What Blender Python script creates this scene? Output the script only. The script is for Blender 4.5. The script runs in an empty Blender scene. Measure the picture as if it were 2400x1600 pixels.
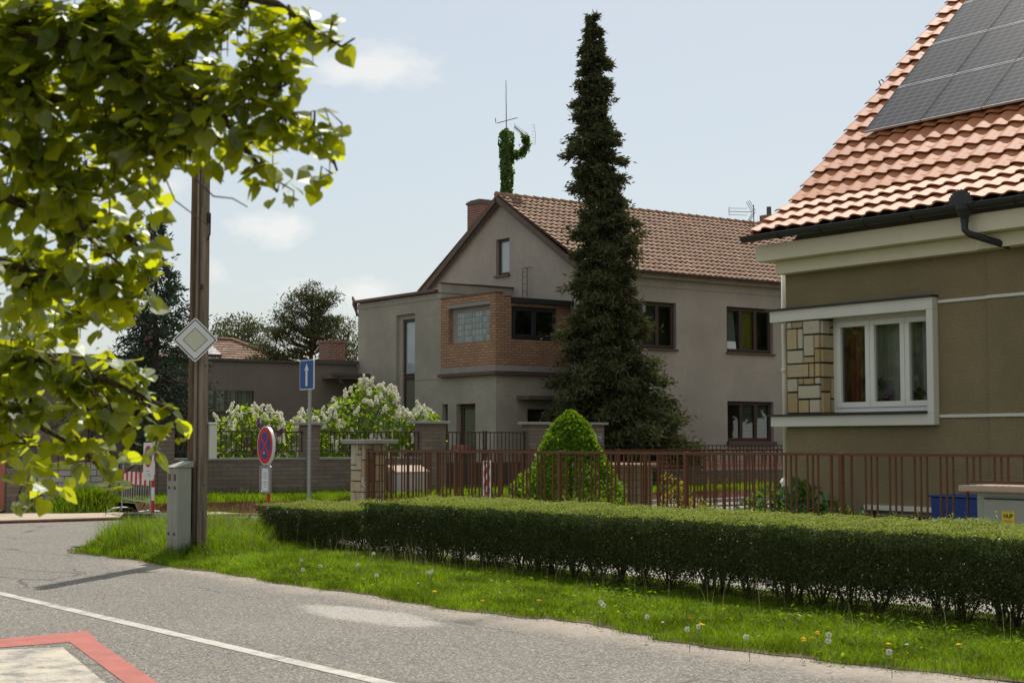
import bpy, bmesh, math, random
import numpy as np
from mathutils import Vector, Matrix
rng = np.random.default_rng(7)
random.seed(7)
scene = bpy.context.scene
col = scene.collection
R = math.radians

# ------------------------------------------------------------------ camera
F, CAMH = 3700.0, 1.55                      # focal length in photo pixels (2400 wide), eye height
TH = math.atan(240 / F)
YAW = math.atan2(.808, .589)
cam_d = bpy.data.cameras.new("camera")
cam = bpy.data.objects.new("camera", cam_d)
col.objects.link(cam)
cam.location = (0, 0, CAMH)
cam.rotation_euler = (math.pi / 2 + TH, 0, YAW)
cam_d.sensor_width = 36
cam_d.lens = F / 2400 * 36
cam_d.clip_start = .1
cam_d.clip_end = 3000
cam_d.dof.use_dof = True
cam_d.dof.focus_distance = 30
cam_d.dof.aperture_fstop = 7.0
scene.camera = cam

# ------------------------------------------------------------------ sun, sky, exposure
SUN_ELEV = 57.0
sun_h = Vector((-.678, .735, 0)).normalized()
sun_v = Vector((sun_h.x * math.cos(R(SUN_ELEV)), sun_h.y * math.cos(R(SUN_ELEV)), math.sin(R(SUN_ELEV))))
sl = bpy.data.lights.new("sun", 'SUN')
sl.energy = 4.7
sl.angle = R(.53)
sl.color = (1, .95, .86)
so = bpy.data.objects.new("sun", sl)
col.objects.link(so)
so.rotation_euler = sun_v.to_track_quat('Z', 'Y').to_euler()
scene.view_settings.view_transform = 'Standard'
scene.view_settings.look = 'None'
scene.view_settings.exposure = 0.0
scene.view_settings.gamma = 1.0
scene.cycles.max_bounces = 8
scene.cycles.transparent_max_bounces = 16
scene.cycles.use_adaptive_sampling = True

world = bpy.data.worlds.new("World")
scene.world = world
world.use_nodes = True
wt = world.node_tree
wn, wl = wt.nodes, wt.links
wn.clear()


def wnode(t, **kw):
    n = wn.new(t)
    for k, v in kw.items():
        setattr(n, k, v)
    return n


def wmath(op, a, b=None, c=None):
    n = wnode('ShaderNodeMath', operation=op)
    for i, v in enumerate((a, b, c)):
        if v is None:
            continue
        if isinstance(v, (int, float)):
            n.inputs[i].default_value = v
        else:
            wl.new(v, n.inputs[i])
    return n.outputs[0]


wo = wnode('ShaderNodeOutputWorld')
bg = wnode('ShaderNodeBackground')
SKY_STRENGTH = .112
bg.inputs['Strength'].default_value = SKY_STRENGTH
sky = wnode('ShaderNodeTexSky', sky_type='NISHITA', sun_disc=False)
sky.sun_elevation = R(SUN_ELEV)
sky.sun_rotation = math.atan2(sun_h.x, sun_h.y)
sky.altitude = 250
sky.air_density = 1.0
sky.dust_density = 2.2
sky.ozone_density = 1.0
tc = wnode('ShaderNodeTexCoord')


def sky_dir(px, py):
    """unit direction of a spot of sky (photo pixel -> direction from the eye)"""
    fw = Vector((-math.sin(YAW), math.cos(YAW), 0))
    rt = Vector((math.cos(YAW), math.sin(YAW), 0))
    u = Vector((0, 0, 1))
    v = (fw * math.cos(TH) + u * math.sin(TH)) + rt * ((px - 1200) / F) + (-fw * math.sin(TH) + u * math.cos(TH)) * ((800 - py) / F)
    return v.normalized()


noise = wnode('ShaderNodeTexNoise')
noise.inputs['Scale'].default_value = 38
noise.inputs['Detail'].default_value = 7
noise.inputs['Roughness'].default_value = .6
mp = wnode('ShaderNodeMapping')
mp.inputs['Scale'].default_value = (1, 1, 1.9)
wl.new(tc.outputs['Generated'], mp.inputs[0])
wl.new(mp.outputs[0], noise.inputs['Vector'])
total = None
for (px, py, wx, wz, dens) in ((890, 168, .036, .010, 1.0), (905, 115, .026, .010, .40), (800, 160, .028, .008, .4), (640, 535, .028, .0105, 1.0),
                               (500, 632, .011, .007, .8), (845, 690, .024, .011, .9), (660, 685, .03, .010, .35),
                               (1500, 905, .05, .01, .3), (250, 420, .05, .02, .7), (2050, -330, .09, .03, .7), (700, -420, .12, .03, .7)):
    d = sky_dir(px, py)
    rt = Vector((d.y, -d.x, 0)).normalized()
    sub = wnode('ShaderNodeVectorMath', operation='SUBTRACT')
    wl.new(tc.outputs['Generated'], sub.inputs[0])
    sub.inputs[1].default_value = d
    dr = wnode('ShaderNodeVectorMath', operation='DOT_PRODUCT')
    wl.new(sub.outputs[0], dr.inputs[0])
    dr.inputs[1].default_value = rt / wx
    dz = wnode('ShaderNodeVectorMath', operation='DOT_PRODUCT')
    wl.new(sub.outputs[0], dz.inputs[0])
    dz.inputs[1].default_value = rt.cross(d).normalized() / wz
    r2 = wmath('ADD', wmath('MULTIPLY', dr.outputs['Value'], dr.outputs['Value']), wmath('MULTIPLY', dz.outputs['Value'], dz.outputs['Value']))
    dt = wnode('ShaderNodeVectorMath', operation='DOT_PRODUCT')
    wl.new(tc.outputs['Generated'], dt.inputs[0])
    dt.inputs[1].default_value = d
    g = wmath('MULTIPLY', wmath('EXPONENT', wmath('MULTIPLY', r2, -.9)), wmath('GREATER_THAN', dt.outputs['Value'], 0.0))
    g = wmath('MULTIPLY', g, dens)
    total = g if total is None else wmath('ADD', total, g)
# cloud cover: spots broken up by noise
cov = wmath('MULTIPLY', wmath('SUBTRACT', wmath('ADD', total, wmath('MULTIPLY', noise.outputs['Fac'], 1.5)), 1.02), 1.5)
cl = wnode('ShaderNodeClamp')
wl.new(wmath('MULTIPLY', cov, wmath('MINIMUM', wmath('MULTIPLY', total, 3.0), 1.0)), cl.inputs[0])
veil = wnode('ShaderNodeTexNoise')            # thin milky veil over the whole sky
veil.inputs['Scale'].default_value = 5
veil.inputs['Detail'].default_value = 4
wl.new(mp.outputs[0], veil.inputs['Vector'])
vf = wmath('ADD', wmath('MULTIPLY', veil.outputs['Fac'], .16), .44)
mixv = wnode('ShaderNodeMixRGB')
wl.new(vf, mixv.inputs[0])
wl.new(sky.outputs[0], mixv.inputs[1])
mixv.inputs[2].default_value = (6.7, 7.1, 6.95, 1)
# unseen bright cloud added behind the eye to lift light on shaded walls
back = wnode('ShaderNodeVectorMath', operation='DOT_PRODUCT')
wl.new(tc.outputs['Generated'], back.inputs[0])
back.inputs[1].default_value = (math.sin(YAW), -math.cos(YAW), 0)
cum = wnode('ShaderNodeTexNoise')
cum.inputs['Scale'].default_value = 4.2
cum.inputs['Detail'].default_value = 6
wl.new(mp.outputs[0], cum.inputs['Vector'])
cm = wnode('ShaderNodeMapRange')
wl.new(cum.outputs['Fac'], cm.inputs['Value'])
cm.inputs['From Min'].default_value = .44
cm.inputs['From Max'].default_value = .60
bm_ = wnode('ShaderNodeMapRange')
wl.new(back.outputs['Value'], bm_.inputs['Value'])
bm_.inputs['From Min'].default_value = -.15
bm_.inputs['From Max'].default_value = .25
cumf = wmath('MULTIPLY', cm.outputs['Result'], bm_.outputs['Result'])
mixb = wnode('ShaderNodeMixRGB')
wl.new(wmath('MULTIPLY', cumf, .85), mixb.inputs[0])
wl.new(mixv.outputs[0], mixb.inputs[1])
mixb.inputs[2].default_value = (7.6, 7.3, 6.9, 1)
mixc = wnode('ShaderNodeMixRGB')
wl.new(wmath('MULTIPLY', cl.outputs[0], .8), mixc.inputs[0])
wl.new(mixb.outputs[0], mixc.inputs[1])
mixc.inputs[2].default_value = (8.2, 8.25, 8.0, 1)
wl.new(mixc.outputs[0], bg.inputs['Color'])
wl.new(bg.outputs[0], wo.inputs['Surface'])

# ------------------------------------------------------------------ object helpers
def root_loc(p):
    v = Vector((0, 0, 0))
    while p is not None:
        v = v + p.location
        p = p.parent
    return v


def tag(o, label=None, cat=None, group=None, kind=None):
    for k, v in (('label', label), ('category', cat), ('group', group), ('kind', kind)):
        if v:
            o[k] = v
    return o


def thing(name, label, cat, loc=(0, 0, 0), group=None):
    o = bpy.data.objects.new(name, None)
    o.empty_display_size = .2
    col.objects.link(o)
    o.location = loc
    return tag(o, label, cat, group)


def link_mesh(name, me, mats, parent, bevel=0, smooth=False):
    o = bpy.data.objects.new(name, me)
    col.objects.link(o)
    for m in (mats if isinstance(mats, (list, tuple)) else [mats]):
        me.materials.append(m)
    if parent is not None:
        off = root_loc(parent)
        me.transform(Matrix.Translation(-off))
        o.parent = parent
    if smooth:
        me.shade_smooth()
    else:
        me.shade_flat()
    if bevel:
        b = o.modifiers.new('bevel', 'BEVEL')
        b.width = bevel
        b.segments = 2
        b.limit_method = 'ANGLE'
        b.angle_limit = R(40)
    return o


class MB:
    """collects shapes, then links them as ONE mesh object"""

    def __init__(s):
        s.v, s.f, s.m = [], [], []

    def add(s, vs, fs, m=0):
        b = len(s.v)
        s.v.extend([tuple(p) for p in vs])
        for f in fs:
            s.f.append([i + b for i in f])
            s.m.append(m)

    def box(s, x0, y0, z0, x1, y1, z1, m=0):
        x0, x1 = min(x0, x1), max(x0, x1)
        y0, y1 = min(y0, y1), max(y0, y1)
        z0, z1 = min(z0, z1), max(z0, z1)
        s.add([(x0, y0, z0), (x1, y0, z0), (x1, y1, z0), (x0, y1, z0), (x0, y0, z1), (x1, y0, z1), (x1, y1, z1), (x0, y1, z1)],
              [(3, 2, 1, 0), (4, 5, 6, 7), (0, 1, 5, 4), (1, 2, 6, 5), (2, 3, 7, 6), (3, 0, 4, 7)], m)

    def obox(s, c, ax, ay, az, hx, hy, hz, m=0):
        c, ax, ay, az = Vector(c), Vector(ax), Vector(ay), Vector(az)
        vs = [c + ax * (i * hx) + ay * (j * hy) + az * (k * hz) for k in (-1, 1) for (i, j) in ((-1, -1), (1, -1), (1, 1), (-1, 1))]
        s.add(vs, [(3, 2, 1, 0), (4, 5, 6, 7), (0, 1, 5, 4), (1, 2, 6, 5), (2, 3, 7, 6), (3, 0, 4, 7)], m)

    def bar(s, p0, p1, w, h=None, up=(0, 0, 1), m=0):
        p0, p1 = Vector(p0), Vector(p1)
        d = (p1 - p0)
        L = d.length
        d.normalize()
        u = Vector(up)
        a = d.cross(u)
        if a.length < 1e-4:
            a = d.cross(Vector((1, 0, 0)))
        a.normalize()
        b = a.cross(d)
        s.obox((p0 + p1) / 2, a, d, b, w / 2, L / 2, (h or w) / 2, m)

    def tube(s, pts, rad, n=8, m=0, cap=True):
        pts = [Vector(p) for p in pts]
        if not isinstance(rad, (list, tuple, np.ndarray)):
            rad = [rad] * len(pts)
        vs, fs = [], []
        ref = None
        for i, p in enumerate(pts):
            d = (pts[min(i + 1, len(pts) - 1)] - pts[max(i - 1, 0)]).normalized()
            if ref is None:
                ref = d.cross(Vector((0, 0, 1)))
                if ref.length < .05:
                    ref = d.cross(Vector((1, 0, 0)))
            a = (ref - d * ref.dot(d)).normalized()
            ref = a
            b = d.cross(a)
            for k in range(n):
                t = 2 * math.pi * k / n
                vs.append(p + (a * math.cos(t) + b * math.sin(t)) * rad[i])
        for i in range(len(pts) - 1):
            for k in range(n):
                fs.append((i * n + k, i * n + (k + 1) % n, (i + 1) * n + (k + 1) % n, (i + 1) * n + k))
        if cap:
            fs.append(tuple(range(n))[::-1])
            fs.append(tuple((len(pts) - 1) * n + k for k in range(n)))
        s.add(vs, fs, m)

    def prism(s, poly, d, m=0):
        """flat polygon (3-D points) pushed along vector d"""
        d = Vector(d)
        poly = [Vector(p) for p in poly]
        n = len(poly)
        s.add(poly + [p + d for p in poly], [tuple(range(n))[::-1], tuple(range(n, 2 * n))] + [(i, (i + 1) % n, n + (i + 1) % n, n + i) for i in range(n)], m)

    def face(s, poly, m=0):
        s.add(poly, [tuple(range(len(poly)))], m)

    def build(s, name, mats, parent=None, bevel=0, smooth=False, recalc=False):
        me = bpy.data.meshes.new(name)
        me.from_pydata(s.v, [], s.f)
        me.polygons.foreach_set('material_index', s.m)
        if recalc:
            bm = bmesh.new()
            bm.from_mesh(me)
            bmesh.ops.recalc_face_normals(bm, faces=bm.faces)
            bm.to_mesh(me)
            bm.free()
        me.update()
        return link_mesh(name, me, mats, parent, bevel, smooth)


def np_mesh(name, verts, quads, mats, parent=None, midx=None, tris=False, smooth=False):
    """big mesh from numpy arrays"""
    k = 3 if tris else 4
    me = bpy.data.meshes.new(name)
    nv, nf = len(verts), len(quads)
    me.vertices.add(nv)
    me.vertices.foreach_set('co', np.ascontiguousarray(verts, dtype=np.float32).ravel())
    me.loops.add(nf * k)
    me.loops.foreach_set('vertex_index', np.ascontiguousarray(quads, dtype=np.int32).ravel())
    me.polygons.add(nf)
    me.polygons.foreach_set('loop_start', np.arange(0, nf * k, k, dtype=np.int32))
    if midx is not None:
        me.polygons.foreach_set('material_index', np.asarray(midx, dtype=np.int32))
    me.update(calc_edges=True)
    me.validate()
    return link_mesh(name, me, mats, parent, smooth=smooth)


# ------------------------------------------------------------------ leaves
QUAD = (np.array([(0, 0, 0), (.5, .45, .06), (0, 1, 0), (-.5, .45, .06)]), np.array([(0, 1, 2, 3)]))
HEART = (np.array([(0, .04, 0), (0, .48, -.03), (0, 1.10, -.09),
                   (-.20, -.08, .03), (-.42, .02, .07), (-.54, .30, .09), (-.45, .60, .05), (-.20, .88, -.03),
                   (.20, -.08, .03), (.42, .02, .07), (.54, .30, .09), (.45, .60, .05), (.20, .88, -.03)]),
         np.array([(0, 1, 4, 3), (1, 6, 5, 4), (1, 2, 7, 6), (1, 0, 8, 9), (1, 9, 10, 11), (2, 1, 11, 12)]))


def unit(a):
    return a / (np.linalg.norm(a, axis=1, keepdims=True) + 1e-9)


def rand_dirs(n):
    return unit(rng.normal(size=(n, 3)))


def leaf_arrays(P, N, T, size, shape=QUAD, aspect=1.0):
    """P positions, N leaf normals, T tip directions (made perpendicular to N), size lengths"""
    tv, tf = shape
    N = unit(N)
    T = unit(T - N * np.sum(T * N, axis=1, keepdims=True))
    B = np.cross(T, N)
    s = np.asarray(size).reshape(-1, 1, 1)
    V = P[:, None, :] + s * (B[:, None, :] * (tv[None, :, 0:1] * aspect) + T[:, None, :] * tv[None, :, 1:2] + N[:, None, :] * tv[None, :, 2:3])
    n, k = len(P), len(tv)
    Q = tf[None] + (np.arange(n) * k)[:, None, None]
    return V.reshape(-1, 3), Q.reshape(-1, 4)


def join_arrays(lst):
    vs, qs, b = [], [], 0
    for v, q in lst:
        vs.append(v)
        qs.append(q + b)
        b += len(v)
    return np.concatenate(vs), np.concatenate(qs)


def vnoise(P, s, seed=0):
    """cheap smooth value noise in [0,1] for numpy points"""
    p = np.asarray(P, float) * s + seed * 17.3
    i = np.floor(p).astype(np.int64)
    f = p - i
    f = f * f * (3 - 2 * f)

    def h(a):
        x = np.sin(a[:, 0] * 127.1 + a[:, 1] * 311.7 + a[:, 2] * 74.7 + seed * 13.1) * 43758.5453
        return x - np.floor(x)
    out = 0
    for dx in (0, 1):
        for dy in (0, 1):
            for dz in (0, 1):
                w = (f[:, 0] if dx else 1 - f[:, 0]) * (f[:, 1] if dy else 1 - f[:, 1]) * (f[:, 2] if dz else 1 - f[:, 2])
                out = out + w * h(i + np.array([dx, dy, dz]))
    return out


# ------------------------------------------------------------------ materials
class NT:
    def __init__(s, name):
        s.mat = bpy.data.materials.new(name)
        s.mat.use_nodes = True
        s.t = s.mat.node_tree
        s.t.nodes.clear()
        s.out = s.n('ShaderNodeOutputMaterial')
        s._tc = None

    def n(s, t, **kw):
        x = s.t.nodes.new(t)
        for k, v in kw.items():
            setattr(x, k, v)
        return x

    def l(s, a, b):
        s.t.links.new(a, b)

    def set(s, sock, v):
        if hasattr(v, 'is_linked') or isinstance(v, bpy.types.NodeSocket):
            s.l(v, sock)
        else:
            if isinstance(v, (tuple, list)) and len(v) == 3 and sock.type == 'RGBA':
                v = (*v, 1)
            sock.default_value = v

    def obj(s, scale=None, loc=None, rot=None):
        if s._tc is None:
            s._tc = s.n('ShaderNodeNewGeometry').outputs['Position']
        if scale is None and loc is None and rot is None:
            return s._tc
        m = s.n('ShaderNodeMapping')
        s.l(s._tc, m.inputs[0])
        if scale is not None:
            m.inputs['Scale'].default_value = scale
        if loc is not None:
            m.inputs['Location'].default_value = loc
        if rot is not None:
            m.inputs['Rotation'].default_value = rot
        return m.outputs[0]

    def noise(s, scale, detail=4, rough=.55, vec=None, dist=0, col=False):
        x = s.n('ShaderNodeTexNoise')
        s.l(vec if vec is not None else s.obj(), x.inputs['Vector'])
        x.inputs['Scale'].default_value = scale
        x.inputs['Detail'].default_value = detail
        x.inputs['Roughness'].default_value = rough
        x.inputs['Distortion'].default_value = dist
        return x.outputs['Color' if col else 'Fac']

    def math(s, op, a, b=None, c=None, clamp=False):
        x = s.n('ShaderNodeMath', operation=op)
        x.use_clamp = clamp
        for i, v in enumerate((a, b, c)):
            if v is not None:
                s.set(x.inputs[i], v)
        return x.outputs[0]

    def ramp(s, v, a, b, lo=0, hi=1):
        x = s.n('ShaderNodeMapRange')
        x.interpolation_type = 'SMOOTHSTEP'
        s.set(x.inputs['Value'], v)
        x.inputs['From Min'].default_value = a
        x.inputs['From Max'].default_value = b
        x.inputs['To Min'].default_value = lo
        x.inputs['To Max'].default_value = hi
        return x.outputs['Result']

    def mix(s, f, a, b, mode='MIX'):
        x = s.n('ShaderNodeMixRGB', blend_type=mode)
        s.set(x.inputs[0], f)
        s.set(x.inputs[1], a)
        s.set(x.inputs[2], b)
        return x.outputs[0]

    def island(s):
        return s.n('ShaderNodeNewGeometry').outputs['Random Per Island']

    def bump(s, h, strength=.3, dist=.01):
        x = s.n('ShaderNodeBump')
        x.inputs['Strength'].default_value = strength
        x.inputs['Distance'].default_value = dist
        s.l(h, x.inputs['Height'])
        return x.outputs[0]

    def pbsdf(s, color, rough=.8, metal=0, normal=None, spec=.5, **kw):
        x = s.n('ShaderNodeBsdfPrincipled')
        s.set(x.inputs['Base Color'], color)
        s.set(x.inputs['Roughness'], rough)
        x.inputs['Metallic'].default_value = metal
        x.inputs['Specular IOR Level'].default_value = spec
        if normal is not None:
            s.l(normal, x.inputs['Normal'])
        for k, v in kw.items():
            s.set(x.inputs[k.replace('_', ' ')], v)
        return x.outputs[0]

    def done(s, shader):
        s.l(shader, s.out.inputs['Surface'])
        return s.mat


def sc(c, k):
    return tuple(x * k for x in c[:3])


def m_simple(name, c, rough=.7, metal=0, var=.18, vscale=3, bump=.15, bscale=60, bdist=.004, spec=.4, island=0.0):
    t = NT(name)
    f = t.noise(vscale, 5, .6)
    colr = t.mix(f, sc(c, 1 - var), sc(c, 1 + var))
    if island:
        colr = t.mix(1.0, colr, t.ramp(t.island(), 0, 1, 1 - island, 1 + island), 'MULTIPLY')
    nrm = t.bump(t.noise(bscale, 3), bump, bdist) if bump else None
    rg = t.ramp(t.noise(vscale * 2.3, 3), .3, .7, max(0, rough - .08), min(1, rough + .08))
    return t.done(t.pbsdf(colr, rg, metal, nrm, spec))


def m_plaster(name, c, grain=90, gb=.5, stain=.30, streak=.25, speck=0.0, dirt=(.05, .045, .04)):
    t = NT(name)
    big = t.noise(.55, 5, .6)
    med = t.noise(4, 5, .65)
    colr = t.mix(t.ramp(big, .3, .7), sc(c, 1 - stain * .55), sc(c, 1 + stain * .45))
    colr = t.mix(t.ramp(med, .42, .75, 0, .35), colr, sc(c, .78))
    st = t.noise(1.0, 5, .7, t.obj((2.2, 2.2, .16)))           # rain streaks
    colr = t.mix(t.ramp(st, .56, .78, 0, streak), colr, sc(c, .55))
    fine = t.noise(grain, 3, .7)
    colr = t.mix(t.ramp(fine, .38, .66, 0, .6), colr, sc(c, .62))
    if speck:
        vo = t.n('ShaderNodeTexVoronoi')
        t.l(t.obj(), vo.inputs['Vector'])
        vo.inputs['Scale'].default_value = grain * .7
        colr = t.mix(t.ramp(vo.outputs['Distance'], .12, .28, speck, 0), colr, sc(c, 2.1))
    return t.done(t.pbsdf(colr, .93, 0, t.bump(fine, gb, .012), .2))


def m_brick(name, c1, c2, mortar, bw=.25, bh=.075, msize=.010, mortar_smooth=.1, pale=None, bump=.6, rough=.85):
    t = NT(name)
    sx = t.n('ShaderNodeSeparateXYZ')
    t.l(t.obj(), sx.inputs[0])
    cx = t.n('ShaderNodeCombineXYZ')
    t.l(t.math('ADD', sx.outputs[0], sx.outputs[1]), cx.inputs[0])
    t.l(sx.outputs[2], cx.inputs[1])
    wob = t.n('ShaderNodeVectorMath', operation='ADD')
    t.l(cx.outputs[0], wob.inputs[0])
    wv = t.n('ShaderNodeVectorMath', operation='SCALE')
    t.l(t.noise(6, 2, .5, col=True), wv.inputs[0])
    wv.inputs['Scale'].default_value = .012
    t.l(wv.outputs[0], wob.inputs[1])
    b = t.n('ShaderNodeTexBrick')
    t.l(wob.outputs[0], b.inputs['Vector'])
    b.inputs['Scale'].default_value = 1
    b.inputs['Brick Width'].default_value = bw
    b.inputs['Row Height'].default_value = bh
    b.inputs['Mortar Size'].default_value = msize
    b.inputs['Mortar Smooth'].default_value = mortar_smooth
    b.inputs['Bias'].default_value = 0
    b.inputs['Color1'].default_value = (*c1, 1)
    b.inputs['Color2'].default_value = (*c2, 1)
    b.inputs['Mortar'].default_value = (*mortar, 1)
    colr = b.outputs['Color']
    if pale:
        b2 = t.n('ShaderNodeTexBrick')
        t.l(wob.outputs[0], b2.inputs['Vector'])
        for k, v in (('Scale', 1), ('Brick Width', bw), ('Row Height', bh), ('Mortar Size', msize), ('Bias', -.35)):
            b2.inputs[k].default_value = v
        b2.inputs['Color1'].default_value = (0, 0, 0, 1)
        b2.inputs['Color2'].default_value = (1, 1, 1, 1)
        b2.inputs['Mortar'].default_value = (0, 0, 0, 1)
        colr = t.mix(t.ramp(b2.outputs['Color'], .68, .8, 0, .75), colr, pale)
    colr = t.mix(t.ramp(t.noise(9, 5, .65), .3, .75, 0, .45), colr, sc(c1, .6))
    colr = t.mix(t.ramp(t.noise(.8, 4), .4, .7, 0, .3), colr, sc(mortar, .6))
    h = t.math('SUBTRACT', t.math('MULTIPLY', t.noise(70, 3), .25), b.outputs['Fac'])
    return t.done(t.pbsdf(colr, rough, 0, t.bump(h, bump, .01), .25))


def m_tile(name, c, var=.35, rough=.75, moss=.25, c2=None):
    t = NT(name)
    i = t.island()
    colr = t.mix(i, sc(c, 1 - var), (c[0] * (1 + var * .7), c[1] * (1 + var), c[2] * (1 + var)))
    if c2:
        wn_ = t.n('ShaderNodeTexWhiteNoise', noise_dimensions='1D')
        t.l(i, wn_.inputs['W'])
        colr = t.mix(t.ramp(wn_.outputs['Value'], .35, .75), colr, c2)
    colr = t.mix(t.ramp(t.noise(5, 6, .7), .45, .75, 0, moss), colr, (.07, .06, .045))
    colr = t.mix(t.ramp(t.noise(40, 3), .35, .7, 0, .35), colr, sc(c, .72))
    return t.done(t.pbsdf(colr, rough, 0, t.bump(t.noise(120, 3), .25, .004), .35))


def m_leaf(name, a, b, trans, tf=.45, rough=.45, gloss=.06, fk=.05, patch=0):
    """thin leaf: reflects, lets light through, slight shine; colour differs from leaf to leaf"""
    t = NT(name)
    i = t.island()
    c1 = t.mix(i, a, b)
    tr = t.mix(i, sc(trans, .72), sc(trans, 1.2))
    if patch:
        pn_ = t.ramp(t.noise(1.5, 5, .7), .32, .68, 1 - patch, 1 + patch * .55)
        yl = t.ramp(t.noise(2.7, 4, .7, t.obj(loc=(7, 3, 0))), .45, .7)
        c1 = t.mix(yl, c1, t.mix(.5, c1, (.20, .17, .05)))
        c1 = t.mix(1.0, c1, pn_, 'MULTIPLY')
        tr = t.mix(1.0, tr, pn_, 'MULTIPLY')
    d = t.n('ShaderNodeBsdfDiffuse')
    t.l(c1, d.inputs['Color'])
    tn = t.n('ShaderNodeBsdfTranslucent')
    t.l(tr, tn.inputs['Color'])
    m1 = t.n('ShaderNodeMixShader')
    m1.inputs[0].default_value = tf
    t.l(d.outputs[0], m1.inputs[1])
    t.l(tn.outputs[0], m1.inputs[2])
    g = t.n('ShaderNodeBsdfGlossy')
    g.inputs['Roughness'].default_value = rough
    g.inputs['Color'].default_value = (.9, .95, .9, 1)
    fr = t.n('ShaderNodeFresnel')
    fr.inputs['IOR'].default_value = 1.4
    m2 = t.n('ShaderNodeMixShader')
    t.l(t.math('ADD', t.math('MULTIPLY', fr.outputs[0], fk), gloss * .5, clamp=True), m2.inputs[0])
    t.l(m1.outputs[0], m2.inputs[1])
    t.l(g.outputs[0], m2.inputs[2])
    return t.done(m2.outputs[0])


def m_glass(name, tint=(.75, .8, .78), dark=.12, rough=.015):
    """window pane: mirror-like reflection over a clear pane"""
    t = NT(name)
    fr = t.n('ShaderNodeFresnel')
    fr.inputs['IOR'].default_value = 1.52
    nb = t.bump(t.noise(1.6, 2), .03, .02)
    g = t.n('ShaderNodeBsdfGlossy')
    g.inputs['Roughness'].default_value = rough
    t.l(nb, g.inputs['Normal'])
    tr = t.n('ShaderNodeBsdfTransparent')
    tr.inputs['Color'].default_value = (*tint, 1)
    m = t.n('ShaderNodeMixShader')
    t.l(t.math('ADD', t.math('MULTIPLY', fr.outputs[0], 1.6), dark, clamp=True), m.inputs[0])
    t.l(tr.outputs[0], m.inputs[1])
    t.l(g.outputs[0], m.inputs[2])
    return t.done(m.outputs[0])


def m_bark(name, c, vs=(14, 14, 1.6)):
    t = NT(name)
    n = t.noise(1.6, 6, .7, t.obj(vs))
    colr = t.mix(t.ramp(n, .3, .72), sc(c, .45), sc(c, 1.35))
    return t.done(t.pbsdf(colr, .9, 0, t.bump(n, .8, .02), .2))


# asphalt with aggregate speckle, fine cracks, a pale worn patch and dust along the verge
def m_asphalt(name, main=True):
    t = NT(name)
    P = t.obj()
    c = t.mix(t.ramp(t.noise(.35, 5, .6), .3, .7), (.125, .111, .090), (.160, .144, .119))
    c = t.mix(t.ramp(t.noise(2.2, 5, .65, t.obj((.25, 1.2, 1))), .45, .75, 0, .4), c, (.135, .128, .118))
    vs_ = t.n('ShaderNodeTexVoronoi')
    t.l(P, vs_.inputs['Vector'])
    vs_.inputs['Scale'].default_value = 72
    sv = t.n('ShaderNodeSeparateColor')
    t.l(vs_.outputs['Color'], sv.inputs[0])
    sp = t.math('ADD', t.math('MULTIPLY', sv.outputs[0], .55), t.math('MULTIPLY', t.noise(30, 3, .7), .45))
    c = t.mix(t.ramp(sp, .56, .76, 0, .8), c, (.36, .33, .28))
    c = t.mix(t.ramp(sp, .26, .42, .75, 0), c, (.045, .042, .037))
    # cracks
    wv = t.n('ShaderNodeVectorMath', operation='MULTIPLY_ADD')
    t.l(t.noise(1.3, 5, .7, col=True), wv.inputs[0])
    wv.inputs[1].default_value = (.9, .5, 0)
    t.l(P, wv.inputs[2])
    vm = t.n('ShaderNodeMapping')
    vm.inputs['Scale'].default_value = (.28, .75, 1)
    t.l(wv.outputs[0], vm.inputs[0])
    vo = t.n('ShaderNodeTexVoronoi', feature='DISTANCE_TO_EDGE')
    vo.inputs['Scale'].default_value = 1.0
    t.l(vm.outputs[0], vo.inputs['Vector'])
    cr = t.math('MULTIPLY', t.ramp(vo.outputs['Distance'], .004, .016, 1, 0), t.ramp(t.noise(.55, 3), .46, .58))
    c = t.mix(t.math('MULTIPLY', cr, .75), c, (.045, .042, .038))
    if main:
        sx = t.n('ShaderNodeSeparateXYZ')
        t.l(P, sx.inputs[0])
        wob = t.math('MULTIPLY', t.math('SUBTRACT', t.noise(1.1, 4, .65), .5), 1.1)
        dust = t.math('MULTIPLY', t.ramp(t.math('ADD', sx.outputs[1], wob), 7.75, 8.5), t.ramp(sx.outputs[0], -21, -19))
        c = t.mix(t.math('MULTIPLY', dust, t.ramp(t.noise(14, 5, .7), .25, .6, .25, .95)), c, (.34, .285, .225))
        # pale worn patch
        px = t.math('DIVIDE', t.math('ADD', sx.outputs[0], 12.45), 1.25)
        py = t.math('DIVIDE', t.math('SUBTRACT', sx.outputs[1], 7.45), .42)
        r2 = t.math('ADD', t.math('MULTIPLY', px, px), t.math('MULTIPLY', py, py))
        r2 = t.math('ADD', r2, t.math('MULTIPLY', t.math('SUBTRACT', t.noise(3, 4), .5), .9))
        c = t.mix(t.math('MULTIPLY', t.ramp(r2, .35, 1.05, 1, 0), t.ramp(sp, .3, .5, .4, .75)), c, (.40, .375, .33))
    return t.done(t.pbsdf(c, .82, 0, t.bump(t.math('SUBTRACT', sp, t.math('MULTIPLY', cr, .8)), .55, .012), .35))


def m_ground(name, a, b, scale=6, bump=.6, third=None):
    t = NT(name)
    c = t.mix(t.ramp(t.noise(scale, 6, .7), .3, .7), a, b)
    if third:
        c = t.mix(t.ramp(t.noise(scale * .3, 4), .5, .65), c, third)
    return t.done(t.pbsdf(c, .95, 0, t.bump(t.noise(scale * 6, 4, .7), bump, .02), .15))


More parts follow.
